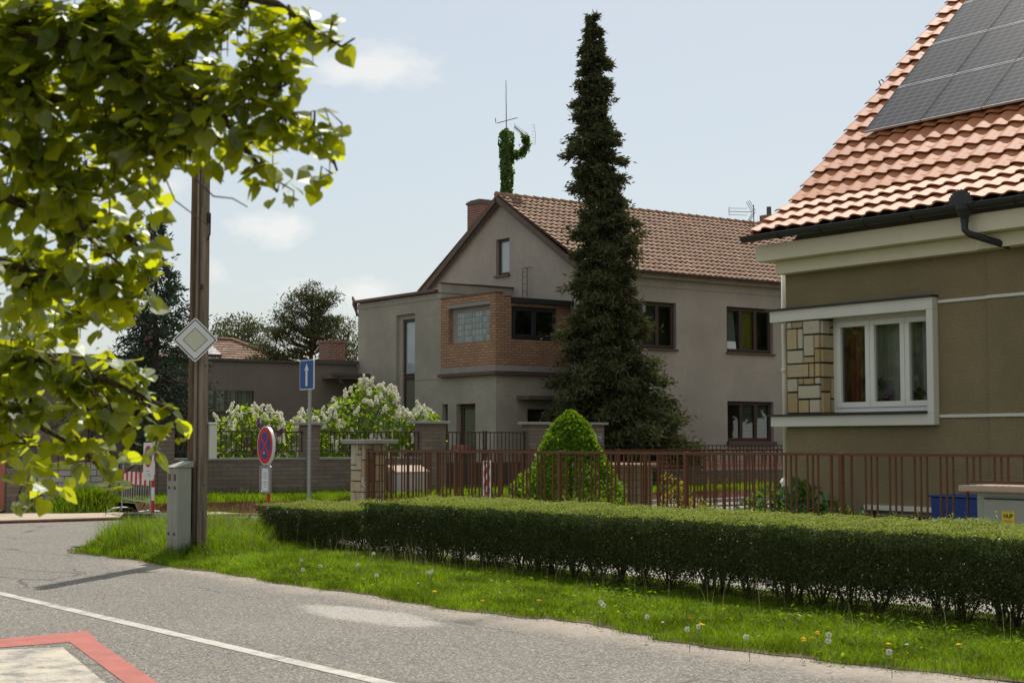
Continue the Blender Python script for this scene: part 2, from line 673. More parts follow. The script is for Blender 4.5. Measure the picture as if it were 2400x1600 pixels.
def m_paint(name, c, wear=.5, scale=26, under=(.15, .143, .13)):
    """road paint, worn through to the asphalt"""
    t = NT(name)
    sp = t.noise(75, 3, .75)
    w = t.math('ADD', t.math('MULTIPLY', sp, .6), t.math('MULTIPLY', t.noise(3.2, 5, .7), .7))
    f = t.ramp(w, wear, wear + .12, 0, 1)
    colr = t.mix(t.ramp(t.noise(5, 5), .3, .7), sc(c, .85), sc(c, 1.08))
    colr = t.mix(f, colr, t.mix(t.ramp(sp, .4, .62), (.06, .058, .054), (.3, .285, .26)))
    return t.done(t.pbsdf(colr, .75, 0, t.bump(sp, .4, .008), .3))


# ------------------------------------------------------------------ ground, road, pavements
def sheet(name, pts, z, m, thick=0.0, parent=None):
    b = MB()
    if thick:
        b.prism([(x, y, z - thick) for x, y in pts], (0, 0, thick))
    else:
        b.face([(x, y, z) for x, y in pts])
    o = b.build(name, m, parent, recalc=bool(thick))
    return o


def S(o):
    o['kind'] = 'structure'
    return o


def wig(x, a=.06, f=1.0, s=0):
    return a * (math.sin(x * 2.1 * f + s) + .6 * math.sin(x * 5.3 * f + 1.3 + s) + .4 * math.sin(x * 11.7 * f + 2.1 + s))


MAT = {}
MAT['asphalt'] = m_asphalt('asphalt_main')
MAT['asphalt_side'] = m_asphalt('asphalt_side', False)
MAT['soil'] = m_ground('soil', (.20, .155, .10), (.10, .09, .045), 7, .7, (.07, .08, .025))
MAT['field'] = m_ground('field', (.06, .08, .025), (.09, .09, .04), .6, .4)
MAT['redsoil'] = m_ground('redsoil', (.19, .095, .055), (.10, .05, .03), 9, .9)
MAT['paving'] = m_brick('sand_paving', (.50, .42, .31), (.44, .36, .27), (.26, .22, .17), .2, .1, .006, bump=.3)
MAT['gravel'] = m_ground('gravel', (.46, .42, .36), (.30, .275, .24), 16, .7)
MAT['kerb'] = m_simple('kerb_stone', (.32, .30, .265), .9, var=.25, bump=.4, bscale=40)
MAT['lawn_base'] = m_ground('lawn_base', (.06, .085, .02), (.10, .11, .03), 4, .7)
MAT['white_paint'] = m_paint('white_road_paint', (.46, .44, .385), .645)
MAT['red_paint'] = m_paint('red_road_paint', (.37, .115, .088), .82)
MAT['worn_white'] = m_paint('worn_white_paint', (.47, .42, .33), .61)

S(sheet('ground', [(-700, -500), (500, -500), (500, 700), (-700, 700)], -.05, MAT['field']))
S(sheet('main_road', [(-160, -2.2), (60, -2.2), (60, 8.75), (-160, 8.75)], 0, MAT['asphalt']))
S(sheet('side_street', [(-31.0, 8.754), (-23.4, 8.754), (-23.4, 95), (-31.0, 95)], 0, MAT['asphalt_side']))
# verge between the road and the hedge, with an uneven edge and a tip at the corner
edge = [(x, 8.40 + wig(x, .05) + (.18 if -11.3 < x < -9.6 else 0) + max(0, x + 8.3) * .25) for x in np.arange(-21.6, -5.0, .12)]
pts = [(60, 9.0), (60, 11.9), (-24.0, 11.9), (-23.95, 10.6), (-23.5, 9.3), (-22.8, 8.5), (-22.0, 8.22)] + edge + [(-3, 9.4)]
S(sheet('verge', pts, .007, MAT['soil'], .02))
S(sheet('footpath', [(-23.6, 11.904), (60, 11.904), (60, 13.45), (-23.6, 13.45)], .03, MAT['gravel'], .07))
S(sheet('garden_ground', [(-23.6, 13.454), (60, 13.454), (60, 60), (-23.6, 60)], .04, MAT['lawn_base'], .07))
S(sheet('garden_lawn', [(-22.4, 13.9), (-14, 13.9), (-14, 17.2), (-22.4, 17.2)], .055, MAT['lawn_base'], .02))
# far side of the side street
far = [(-31.0, -30), (-31.0, 15.4), (-33.0, 15.4), (-34.4, 13.2), (-34.4, -30)]
S(sheet('far_pavement', far, .06, MAT['paving'], .1))
S(sheet('far_pavement_edge', [(-30.86, -30), (-30.86, 14.2), (-30.99, 14.2), (-30.99, -30)], .045, MAT['redsoil'], .08))
S(sheet('trench', [(-31.0, 15.404), (-31.0, 60), (-32.2, 60), (-32.2, 15.404)], .02, MAT['redsoil'], .05))
kb = MB()
for i in range(26):
    y = 16.4 + i * 1.03
    if i in (3, 9):
        continue
    kb.box(-31.14, y, -.02, -31.0 + .01 * (i % 3), y + 1.0, .10 + .008 * ((i * 7) % 3))
S(kb.build('kerb', MAT['kerb'], bevel=.015))
vb = MB()
n = 60
ys = np.linspace(13.6, 60, n)
front = [(-32.15 + wig(y, .12, .8), y) for y in ys]
top = [(-32.35 + wig(y, .12, .8, .6), y) for y in ys]
vs = [(x, y, .0) for x, y in front] + [(x, y, .27) for x, y in top] + [(-37.5, y, .27) for _, y in top]
fs = [(i, i + 1, n + i + 1, n + i) for i in range(n - 1)]
fs2 = [(n + i, n + i + 1, 2 * n + i + 1, 2 * n + i) for i in range(n - 1)]
vb.add(vs, fs, 1)
vb.add(vs, fs2, 0)
S(vb.build('far_verge', [MAT['lawn_base'], MAT['redsoil']], recalc=True))
S(sheet('house_yard', [(-37.504, 13.6), (-37.504, 60), (-60, 60), (-60, 13.6)], .26, MAT['lawn_base'], .3))
S(sheet('far_lawn', [(-33.0, 15.3), (-34.396, 13.2), (-34.396, 4), (-50, 4), (-50, 13.5), (-37, 13.55), (-33, 15.35)], .09, MAT['lawn_base']))

# ------------------------------------------------------------------ road markings
lb = MB()
xs = np.arange(-40, 8, .5)
lp = [(x, 5.38 + wig(x, .002, .3), .004) for x in xs] + [(x, 5.51 + wig(x, .002, .3, 2), .004) for x in xs[::-1]]
for i in range(len(xs) - 1):
    lb.face([lp[i], lp[i + 1], lp[len(lp) - 2 - i], lp[len(lp) - 1 - i]])
S(lb.build('white_edge_line', MAT['white_paint']))
rb = MB()
A, B = Vector((-14.6, 3.18, .004)), Vector((-12.72, 4.90, .004))      # outer corner B
rb.face([(-12.78, 4.95, .004), (-14.2, 3.05, .004) if False else (-12.55, 3.0, .004), (-12.05, 3.0, .004), (-11.98, 4.6, .004), (-11.92, 4.72, .004)][0:0] or
        [(-12.78, 4.95, .004), (-12.66, 4.18, .004), (-12.50, 2.2, .004), (-11.98, 2.2, .004), (-12.13, 4.05, .004), (-12.14, 4.56, .004), (-11.90, 4.72, .004)])
rb.face([(-11.90, 4.72, .004), (-12.14, 4.56, .004), (-9.86, 4.08, .004), (-8.2, 3.72, .004), (-8.2, 3.92, .004), (-9.75, 4.26, .004)])
S(rb.build('red_road_marking', MAT['red_paint']))
S(sheet('faded_white_panel', [(-11.95, 2.2), (-9.0, 2.2), (-9.0, 3.80), (-9.95, 3.98), (-11.86, 4.40), (-11.98, 4.0)], .004, MAT['worn_white']))
# grit and crumbs of soil along the road edge
n = 2600
gx = rng.uniform(-21.8, -5.2, n)
gy = 8.40 + .05 * (np.sin(gx * 2.1) + .6 * np.sin(gx * 5.3 + 1.3) + .4 * np.sin(gx * 11.7 + 2.1)) + np.where((gx > -11.3) & (gx < -9.6), .18, 0) + np.maximum(0, gx + 8.3) * .25 - np.abs(rng.normal(0, .10, n)) + .03
gs = rng.uniform(.002, .007, n) * (rng.uniform(size=n) ** 2 * 1.2 + .5)
tet = np.array([(1, 0, -.5), (-.5, .87, -.5), (-.5, -.87, -.5), (0, 0, .8)])
ang = rng.uniform(0, 6.28, n)
ca, sa = np.cos(ang), np.sin(ang)
V = np.stack([gx, gy, .006 + gs * .4], 1)[:, None, :] + gs[:, None, None] * np.stack([ca[:, None] * tet[:, 0] - sa[:, None] * tet[:, 1], sa[:, None] * tet[:, 0] + ca[:, None] * tet[:, 1], np.tile(tet[:, 2], (n, 1))], 2)
Q = np.array([(0, 1, 3, 3), (1, 2, 3, 3), (2, 0, 3, 3)])[:, :3][None] + (np.arange(n) * 4)[:, None, None]
tag(np_mesh('edge_grit', V.reshape(-1, 3), Q.reshape(-1, 3), MAT['gravel'], tris=True), kind='stuff')


# ------------------------------------------------------------------ walls with openings, windows, tiled roofs
def pt(axis, c, a, z, d=0.0):
    """a point on a wall: axis 'x' is the plane X=c facing +X, axis 'y' the plane Y=c facing -Y; d is outward"""
    return (c + d, a, z) if axis == 'x' else (a, c - d, z)


def abox(mb, axis, c, a0, a1, z0, z1, d0, d1, m=0):
    p, q = pt(axis, c, a0, z0, d0), pt(axis, c, a1, z1, d1)
    mb.box(*p, *q, m)


def wall(mb, axis, c, a0, a1, z0, z1, holes=(), m=0, rm=None, poly=None):
    """rectangular wall sheet with holes (a0,a1,z0,z1,depth) and their reveals"""
    A = sorted({a0, a1, *[v for h in holes for v in h[:2]]})
    Z = sorted({z0, z1, *[v for h in holes for v in h[2:4]]})
    A = [v for v in A if a0 <= v <= a1]
    Z = [v for v in Z if z0 <= v <= z1]
    flip = axis == 'y'
    for i in range(len(A) - 1):
        for j in range(len(Z) - 1):
            ca, cz = (A[i] + A[i + 1]) / 2, (Z[j] + Z[j + 1]) / 2
            if any(h[0] < ca < h[1] and h[2] < cz < h[3] for h in holes):
                continue
            q = [pt(axis, c, A[i], Z[j]), pt(axis, c, A[i + 1], Z[j]), pt(axis, c, A[i + 1], Z[j + 1]), pt(axis, c, A[i], Z[j + 1])]
            mb.face(q, m)
    for (h0, h1, k0, k1, dp) in holes:
        r = m if rm is None else rm
        P = lambda a, z, d: pt(axis, c, a, z, d)
        mb.face([P(h0, k0, 0), P(h0, k1, 0), P(h0, k1, -dp), P(h0, k0, -dp)], r)
        mb.face([P(h1, k0, 0), P(h1, k0, -dp), P(h1, k1, -dp), P(h1, k1, 0)], r)
        mb.face([P(h0, k1, 0), P(h1, k1, 0), P(h1, k1, -dp), P(h0, k1, -dp)], r)
        mb.face([P(h0, k0, 0), P(h0, k0, -dp), P(h1, k0, -dp), P(h1, k0, 0)], r)


def window(parent, axis, c, a0, a1, z0, z1, depth, casements, fm, gm, fw=.07, sw=.055, name='window', sill=None, sill_m=None, sill_out=.08, backs=None):
    """frame with casements (list of relative widths), panes as a sub-part, optional sill sub-part"""
    mb, gb = MB(), MB()
    d0, d1 = -depth - .06, -depth + .01
    abox(mb, axis, c, a0, a1, z0, z0 + fw, d0, d1)
    abox(mb, axis, c, a0, a1, z1 - fw, z1, d0, d1)
    abox(mb, axis, c, a0, a0 + fw, z0 + fw, z1 - fw, d0, d1)
    abox(mb, axis, c, a1 - fw, a1, z0 + fw, z1 - fw, d0, d1)
    W = a1 - a0 - 2 * fw
    tot = sum(casements)
    x = a0 + fw
    for i, w in enumerate(casements):
        w = W * w / tot
        x1 = x + w
        zz0, zz1 = z0 + fw, z1 - fw
        for (u0, u1, v0, v1) in ((x + .003, x1 - .003, zz0, zz0 + sw), (x + .003, x1 - .003, zz1 - sw, zz1), (x + .003, x + .003 + sw, zz0 + sw, zz1 - sw), (x1 - .003 - sw, x1 - .003, zz0 + sw, zz1 - sw)):
            abox(mb, axis, c, u0, u1, v0, v1, d0 + .012, d1 + .018)
        g = [(x + sw, zz0 + sw), (x1 - sw, zz0 + sw), (x1 - sw, zz1 - sw), (x + sw, zz1 - sw)]
        gb.face([pt(axis, c, a, z, -depth - .02) for a, z in g])
        x = x1
    o = mb.build(name, fm, parent, bevel=.006)
    gb.build('pane', gm, o)
    if sill:
        s = MB()
        abox(s, axis, c, a0 - .04, a1 + .04, z0 - sill, z0 - .003, -depth + .02, sill_out)
        s.build('sill', sill_m or fm, o, bevel=.006)
    return o


def tiles(name, rows, a_from, a_to, tw, amp, m, parent, axis='y', lip=.03, sharp=1.0, jit=.004, seg=7):
    """overlapping pantiles. rows: list of (foot point, head point) as (s,z) pairs up the slope; the tiles run
    along a_from..a_to.  axis 'y': slope rises toward +Y (a is X); axis 'x': slope rises toward -X (a is Y)."""
    n = max(1, int(round((a_to - a_from) / tw)))
    tw = (a_to - a_from) / n
    u = np.linspace(0, 1, seg)
    prof = amp * (np.clip(.5 + .5 * np.cos(2 * math.pi * (u ** .85 - .34)), 0, 1) ** sharp) + .012 * (1 - u) ** 2
    V, Q = [], []
    b = 0
    for ri, ((s0, z0), (s1, z1)) in enumerate(rows):
        L = math.hypot(s1 - s0, z1 - z0)
        ds, dz = (s1 - s0) / L, (z1 - z0) / L
        ns, nz = -dz, ds                                    # outward normal in (s,z)
        if nz < 0:
            ns, nz = -ns, -nz
        over = .05
        for i in range(n):
            a = a_from + (i + u) * tw
            j = rng.normal(0, jit, 3)
            foot = (s0 + ns * (lip + j[0]) + ds * j[1], z0 + nz * (lip + j[0]) + dz * j[1])
            head = (s1 + ds * over + ns * .002, z1 + dz * over + nz * .002)
            base = (foot[0] - ns * .020, foot[1] - nz * .020)              # lower edge of the tile's front
            under = (base[0] + ds * .16 + ns * .004, base[1] + dz * .16 + nz * .004)   # underside, leaving a dark hollow
            for (ss, zz, k) in ((under[0], under[1], .8), (base[0], base[1], .97), (base[0], base[1], .97), (foot[0], foot[1], 1.0), (foot[0], foot[1], 1.0), (head[0], head[1], 1.0)):
                for q in range(seg):
                    pr = prof[q] * k
                    so, zo = ss + ns * pr, zz + nz * pr
                    V.append((a[q], so, zo) if axis == 'y' else (-so, a[q], zo))
            for r in (0, 2, 4):
                for q in range(seg - 1):
                    Q.append((b + r * seg + q, b + r * seg + q + 1, b + (r + 1) * seg + q + 1, b + (r + 1) * seg + q))
            b += 6 * seg
    return np_mesh(name, np.array(V), np.array(Q), m, parent, smooth=True)


MAT['h2_plaster'] = m_plaster('grey_pink_plaster', (.41, .355, .305), 42, .35, .28, .28)
MAT['wing_plaster'] = m_plaster('grey_stippled_plaster', (.40, .365, .300), 36, .8, .32, .42)
MAT['h2_tile'] = m_tile('weathered_roof_tile', (.30, .168, .105), .25, .8, .22)
MAT['r_tile'] = m_tile('orange_roof_tile', (.46, .180, .082), .10, .6, .08)
MAT['brown_metal'] = m_simple('brown_painted_metal', (.12, .065, .05), .5, .1, .25, 4, .1)
MAT['dark_wood'] = m_simple('dark_brown_frame', (.055, .032, .024), .5, 0, .2, 6, .1)
MAT['verge_board'] = m_simple('weathered_verge_board', (.12, .085, .068), .8, 0, .35, 3, .3)
MAT['bay_brick'] = m_brick('orange_facing_brick', (.52, .29, .165), (.38, .20, .115), (.11, .10, .085), .27, .084, .012, pale=(.62, .50, .36))
MAT['chim_brick'] = m_brick('red_chimney_brick', (.25, .095, .062), (.17, .07, .05), (.30, .25, .21), .25, .085, .014, pale=(.42, .32, .26))
MAT['concrete'] = m_simple('grey_concrete', (.27, .26, .245), .92, 0, .22, 2.5, .4, 40)
MAT['dark_glass'] = m_glass('dark_window_glass', (.55, .6, .55), .10)
MAT['clear_glass'] = m_glass('clear_window_glass', (.85, .88, .86), .10)
MAT['frost'] = m_simple('frosted_pane', (.36, .40, .42), .12, 0, .12, 1.2, .02, 8, spec=.9)
MAT['frost_green'] = m_simple('frosted_green_pane', (.13, .145, .10), .15, 0, .2, 1.2, .02, 8, spec=.8)
MAT['black_felt'] = m_simple('black_roof_edge', (.022, .022, .024), .6, 0, .2, 4, .2)
MAT['lead'] = m_simple('grey_flashing', (.10, .095, .09), .6, .2, .3, 3, .2)
MAT['room'] = m_simple('dim_room', (.42, .38, .32), .95, bump=0)
MAT['white_pvc'] = m_simple('white_pvc', (.68, .68, .63), .35, 0, .04, 3, 0)
MAT['blind'] = m_simple('pale_blind', (.55, .57, .58), .8, 0, .06, 2, 0)
MAT['yellow_cloth'] = m_simple('yellow_curtain', (.62, .50, .12), .9, 0, .2, 4, .2)

# ================================================================== HOUSE ACROSS THE SIDE STREET
h2 = thing('gabled_house', 'two storey grey house with brown tiled gable roof, flat roofed wing and orange brick bay', 'house', (-42, 30.2, .26))
EZ, RZ = 6.93, 9.72                                           # eaves, ridge
slope = (RZ - EZ) / 4.5
lw = MB()
LH = [(36.03, 38.17, 4.55, 6.05, .16), (31.72, 33.82, 4.55, 6.03, .16), (36.03, 38.15, 1.63, 2.95, .16), (31.72, 33.84, 1.60, 2.96, .16), (41.0, 43.1, 4.55, 6.05, .16)]
wall(lw, 'x', -37.5, 30.2, 50, 0, EZ, LH)
abox(lw, 'x', -37.5, 30.2, 50, 6.50, 6.75, .0, .03)           # frieze
abox(lw, 'x', -37.5, 30.05, 50, 6.754, 6.90, .0, .26, 1)      # boxed eaves
# gable wall
GH = (-42.32, -41.57, 7.09, 8.29)
zt = lambda x: RZ - .10 - abs(x + 42) * slope
xs = [-46.5, GH[0], GH[1], -37.5]
lw.face([(-46.5, 30.2, 0), (GH[0], 30.2, 0), (GH[0], 30.2, zt(GH[0])), (-46.5, 30.2, zt(-46.5))])
lw.face([(GH[1], 30.2, 0), (-37.5, 30.2, 0), (-37.5, 30.2, zt(-37.5)), (GH[1], 30.2, zt(GH[1]))])
lw.face([(GH[0], 30.2, 0), (GH[1], 30.2, 0), (GH[1], 30.2, GH[2]), (GH[0], 30.2, GH[2])])
lw.face([(GH[0], 30.2, GH[3]), (GH[1], 30.2, GH[3]), (GH[1], 30.2, zt(GH[1])), (-42, 30.2, zt(-42)), (GH[0], 30.2, zt(GH[0]))])
for q in ([(GH[0], 30.2, GH[2]), (GH[0], 30.2, GH[3]), (GH[0], 30.36, GH[3]), (GH[0], 30.36, GH[2])], [(GH[1], 30.2, GH[2]), (GH[1], 30.36, GH[2]), (GH[1], 30.36, GH[3]), (GH[1], 30.2, GH[3])],
          [(GH[0], 30.2, GH[3]), (GH[1], 30.2, GH[3]), (GH[1], 30.36, GH[3]), (GH[0], 30.36, GH[3])], [(GH[0], 30.2, GH[2]), (GH[0], 30.36, GH[2]), (GH[1], 30.36, GH[2]), (GH[1], 30.2, GH[2])]):
    lw.face(q)
lw.face([(-46.5, 30.2, 0), (-46.5, 30.2, zt(-46.5)), (-46.5, 50, zt(-46.5)), (-46.5, 50, 0)])
lw.face([(-46.5, 50, 0), (-37.5, 50, 0), (-37.5, 50, zt(-37.5)), (-42, 50, zt(-42)), (-46.5, 50, zt(-46.5))])
lw.box(-46.3, 30.7, 3.2, -37.95, 49.8, 3.3)                    # floor between the storeys keeps the rooms dim
lw.box(-38.4, 30.7, .3, -38.3, 49.8, 6.6)
lw.build('wall', [MAT['h2_plaster'], MAT['wing_plaster']], h2)
# roof: tiles on the street slope, a plain far slope, ridge tiles, verge boards
rows = []
nr = 17
s0, z0 = 37.5 - .36, EZ - .02
slen = math.hypot(42 - s0, RZ - z0)
for r in range(nr):
    f0, f1 = r / nr, (r + 1) / nr
    rows.append(((s0 + (42 - s0) * f0, z0 + (RZ - z0) * f0), (s0 + (42 - s0) * f1, z0 + (RZ - z0) * f1)))
rf = tiles('roof', rows, 29.98, 50.1, .235, .032, MAT['h2_tile'], h2, axis='x', lip=.050, sharp=1.3, seg=6)
bk = MB()
bk.face([(-42, 29.98, RZ - .02), (-42, 50.1, RZ - .02), (-46.95, 50.1, z0 - .05), (-46.95, 29.98, z0 - .05)])
bk.face([(-42, 29.98, RZ - .03), (-37.14, 29.98, z0 - .03), (-37.14, 50.1, z0 - .03), (-42, 50.1, RZ - .03)])
bk.build('roof_slope', MAT['h2_tile'], h2)
rt = MB()
for i in range(52):
    y = 29.95 + i * .388
    t_ = [(-42, y, RZ + .03), (-42, y + .40, RZ + .012)]
    rt.tube(t_, [.105, .085], 8)
rt.build('ridge_tile', MAT['h2_tile'], h2)
vbd = MB()
for sgn in (-1, 1):
    x1 = -42 + sgn * 4.92
    z1 = RZ - .03 - 4.92 * slope
    for (yy, hh, dz) in ((29.97, .17, -.09), (30.06, .10, -.20)):
        d = Vector((x1 + 42, 0, z1 - RZ + .03)).normalized()
        nrm = Vector((-d.z * sgn, 0, abs(d.x))) if sgn > 0 else Vector((d.z, 0, abs(d.x)))
        p0, p1 = Vector((-42, yy, RZ - .02)), Vector((x1, yy, z1))
        vbd.bar(p0 + Vector((0, 0, dz)), p1 + Vector((0, 0, dz)), .05, hh, up=(0, 0, 1))
vbd.build('verge_board', MAT['verge_board'], h2)


def gutter(mb, p0, p1, r, n=8):
    p0, p1 = Vector(p0), Vector(p1)
    d = (p1 - p0).normalized()
    side = d.cross(Vector((0, 0, 1)))
    for rr, fl in ((r, 1), (r * .9, -1)):
        vs = []
        for p in (p0, p1):
            for k in range(n + 1):
                t = math.pi * k / n
                vs.append(p + side * (rr * math.cos(t)) - Vector((0, 0, 1)) * (rr * math.sin(t)))
        mb.add(vs, [(k, k + 1, n + 2 + k, n + 1 + k) for k in range(n)])
    mb.tube([p0 + side * r, p1 + side * r], .012, 6)
    mb.tube([p0 - side * r, p1 - side * r], .012, 6)
    for p in (p0, p1):
        mb.face([p + side * (r * math.cos(math.pi * k / n)) - Vector((0, 0, 1)) * (r * math.sin(math.pi * k / n)) for k in range(n + 1)])


g_ = MB()
gutter(g_, (-37.04, 29.9, 6.93), (-37.04, 50, 6.90), .075)
for i in range(14):
    y = 30.6 + i * 1.4
    g_.tube([(-37.04 + .08 * math.cos(t), y, 6.92 - .085 * math.sin(t)) for t in np.linspace(0, math.pi, 7)], .012, 4)
g_.build('gutter', MAT['brown_metal'], h2, smooth=False)
rw, sm = MAT['dark_wood'], MAT['brown_metal']
w = window(h2, 'x', -37.5, 36.03, 38.17, 4.55, 6.05, .14, [1, 1, 1], rw, MAT['dark_glass'], .06, .06, sill=.06, sill_m=sm)
ib = MB()
ib.box(-37.74, 36.77, 4.66, -37.735, 37.42, 5.95)
ib.build('curtain', MAT['yellow_cloth'], w)
tb = MB()                                                       # tilted open casement at the left
tb.prism([(-37.63, 36.13, 4.66), (-37.63, 36.58, 4.66), (-37.78, 36.58, 5.95), (-37.78, 36.13, 5.95)], (-.02, 0, 0))
tb.build('open_casement', MAT['blind'], w)
window(h2, 'x', -37.5, 31.72, 33.82, 4.55, 6.03, .14, [1, 1, 1], rw, MAT['dark_glass'], .06, .06, sill=.06, sill_m=sm)
w = window(h2, 'x', -37.5, 36.03, 38.15, 1.63, 2.95, .14, [1, 1, 1], rw, MAT['dark_glass'], .06, .06, sill=.12, sill_m=sm, sill_out=.12)
ib = MB()
for i in range(26):
    z = 1.72 + i * .046
    ib.bar((-37.75, 36.75, z), (-37.75, 38.08, z), .035, .006, up=(.8, 0, .6))
ib.build('blind', MAT['blind'], w)
window(h2, 'x', -37.5, 31.72, 33.84, 1.60, 2.96, .14, [1, 1, 1], rw, MAT['dark_glass'], .06, .06, sill=.12, sill_m=sm, sill_out=.12)
window(h2, 'x', -37.5, 41.0, 43.1, 4.55, 6.05, .14, [1, 1, 1], rw, MAT['dark_glass'], .06, .06, sill=.06, sill_m=sm)
window(h2, 'y', 30.2, -42.30, -41.57, 7.09, 8.29, .12, [1], rw, MAT['frost'], .05, .04, sill=.07, sill_m=sm)
# flat roofed wing
WX0, WX1, WY, WZ = -46.5, -41.36, 27.4, 6.30
wm = MB()
WH = [(-44.04, -42.9, .9, 5.76, .10), (-41.95, -40.99, 1.0, 2.79, .18), (-40.51, -39.48, .5, 2.78, .18)]
wall(wm, 'y', WY, WX0, WX1, 0, WZ, [WH[0]])
wall(wm, 'y', WY, WX1, -38.4, 0, 3.62, [(-41.3, -40.99, 1.0, 2.79, .18), WH[2]])
wall(wm, 'x', -38.4, WY, 30.2, 0, 3.62, [(28.57, 29.5, .4, 2.61, .35)])
wm.face([(WX0, WY, 0), (WX0, WY, WZ), (WX0, 30.2, WZ), (WX0, 30.2, 0)])
wm.face([(WX0, WY, WZ), (WX1, WY, WZ), (WX1, 30.2, WZ), (WX0, 30.2, WZ)], 2)
wm.face([(-38.4, 28.52, .4), (-38.75, 28.52, .4), (-38.75, 29.55, .4), (-38.4, 29.55, .4)])
abox(wm, 'y', WY, WX0 - .01, WX1 + .01, 6.12, 6.31, 0, .02)              # frieze
abox(wm, 'y', WY, WX0, -44.06, 3.575, 3.585, -.01, .006, 1)               # scored line
abox(wm, 'y', WY, -42.88, -41.3, 3.575, 3.585, -.01, .006, 1)
wall(wm, 'x', WX1, WY, 30.2, 5.6, 6.3)
wm.box(WX1 - .16, WY - .02, 6.28, WX1 + .0, 30.19, 6.60)                  # parapet over the wing edge
wm.box(WX0 + .1, 30.0, 6.3, -44.2, 30.19, 6.36)
# inner recess around the tall window
for q in ((-44.04, -43.80), ):
    abox(wm, 'y', WY, q[0], q[1], .9, 5.60, -.2, -.102)
abox(wm, 'y', WY, -44.04, -42.9, 5.604, 5.76, -.2, -.102)
MAT['bounce_roof'] = m_ground('roof_light_bounce', (.34, .32, .29), (.26, .25, .23), 20, .5)  # unseen wing roof, made pale to bounce sunlight onto the gable
wing = wm.build('wing', [MAT['wing_plaster'], MAT['lead'], MAT['bounce_roof']], h2)
cp = MB()
abox(cp, 'y', WY, WX0 - .12, WX1 - .2, 6.34, 6.43, -.3, .14)
cp.box(WX1 - .2, WY - .06, 6.604, WX1 + .05, 30.19, 6.64)
cp.box(WX0 - .1, WY + .4, 6.43, WX0 + .9, WY + .6, 6.52)
cp.build('coping', MAT['brown_metal'], h2, bevel=.008)
tw_ = window(h2, 'y', WY, -43.79, -42.9, 3.74, 5.60, .16, [1], rw, MAT['frost'], .06, .03, name='stair_window')
window(h2, 'y', WY, -43.79, -42.9, .9, 3.74, .16, [1], rw, MAT['frost_green'], .06, .03, name='stair_window')
window(h2, 'y', WY, -41.3, -40.99, 1.0, 2.79, .16, [1], rw, MAT['frost_green'], .05, .03)
window(h2, 'y', WY, -40.45, -39.48, .5, 2.78, .16, [1], rw, MAT['frost_green'], .09, .05)
# brick bay
bb = MB()
BY, BX = 27.33, -38.33
wall(bb, 'y', BY, -41.28, BX, 3.9, 6.08, [(-40.85, -38.62, 4.65, 5.75, .2)])
wall(bb, 'x', BX, BY, 27.62, 3.9, 6.08)
wall(bb, 'x', BX, 27.62, 27.92, 3.9, 6.0)
wall(bb, 'x', BX, 27.92, 30.2, 3.9, 5.80, [(27.92, 29.65, 4.70, 5.70, .16)])
bb.face([(-41.28, BY, 3.9), (-41.28, BY, 6.08), (-41.28, 27.42, 6.08), (-41.28, 27.42, 3.9)])
bb.face([(BX, 27.62, 6.08), (BX, 27.62, 5.8), (BX - .25, 27.62, 5.8), (BX - .25, 27.62, 6.08)])
bay = bb.build('brick_bay', MAT['bay_brick'], h2)
cc = MB()
cc.box(-41.3, BY - .015, 3.73, BX + .015, BY + .3, 3.896)
cc.box(BX - .3, BY + .3, 3.73, BX + .015, 30.19, 3.896)
cc.build('concrete_band', MAT['concrete'], bay)
cc = MB()
abox(cc, 'y', BY, -40.91, -38.62, 5.752, 5.86, -.05, .006)
cc.build('lintel', MAT['concrete'], bay)
lg = MB()
lg.box(-41.33, BY - .10, 3.62, BX + .10, BY + .3, 3.726)
lg.box(BX - .3, BY + .3, 3.62, BX + .10, 30.19, 3.70)
lg.build('ledge', MAT['brown_metal'], bay, bevel=.006)
lg = MB()
lg.box(-41.33, BY - .03, 6.084, BX + .06, BY + .25, 6.12)
lg.box(BX - .25, 27.66, 5.99, BX + .02, 27.92, 6.03)
lg.build('coping', MAT['brown_metal'], bay, bevel=.006)
fr_ = MB()
fr_.box(-41.2, 27.6, 5.83, BX - .28, 30.19, 5.93)
fr_.box(BX - .5, 27.90, 5.80, BX + .16, 30.6, 5.955)
fr_.build('flat_roof', MAT['black_felt'], bay)
gbk = MB()
for i in range(10):
    for j in range(5):
        x0, zz = -40.55 + i * .193, 4.66 + j * .188
        gbk.box(x0 + .006, BY + .14, zz + .006, x0 + .187, BY + .2, zz + .182)
t = NT('glass_block')
gl = t.noise(5, 2)
MAT['glass_block'] = t.done(t.pbsdf(t.mix(t.ramp(t.island(), 0, 1), (.23, .26, .26), (.33, .365, .365)), .1, 0, t.bump(t.n('ShaderNodeTexWave').outputs['Fac'], .1, .01), .8))
go = gbk.build('glass_blocks', MAT['glass_block'], bay, bevel=.02)
gg = MB()
gg.box(-40.85, BY + .15, 4.64, -38.62, BY + .19, 5.76)
gg.build('block_joints', MAT['concrete'], go)
window(bay, 'x', BX, 27.94, 29.63, 4.72, 5.70, .05, [1, 1], MAT['black_felt'], MAT['dark_glass'], .06, .07)
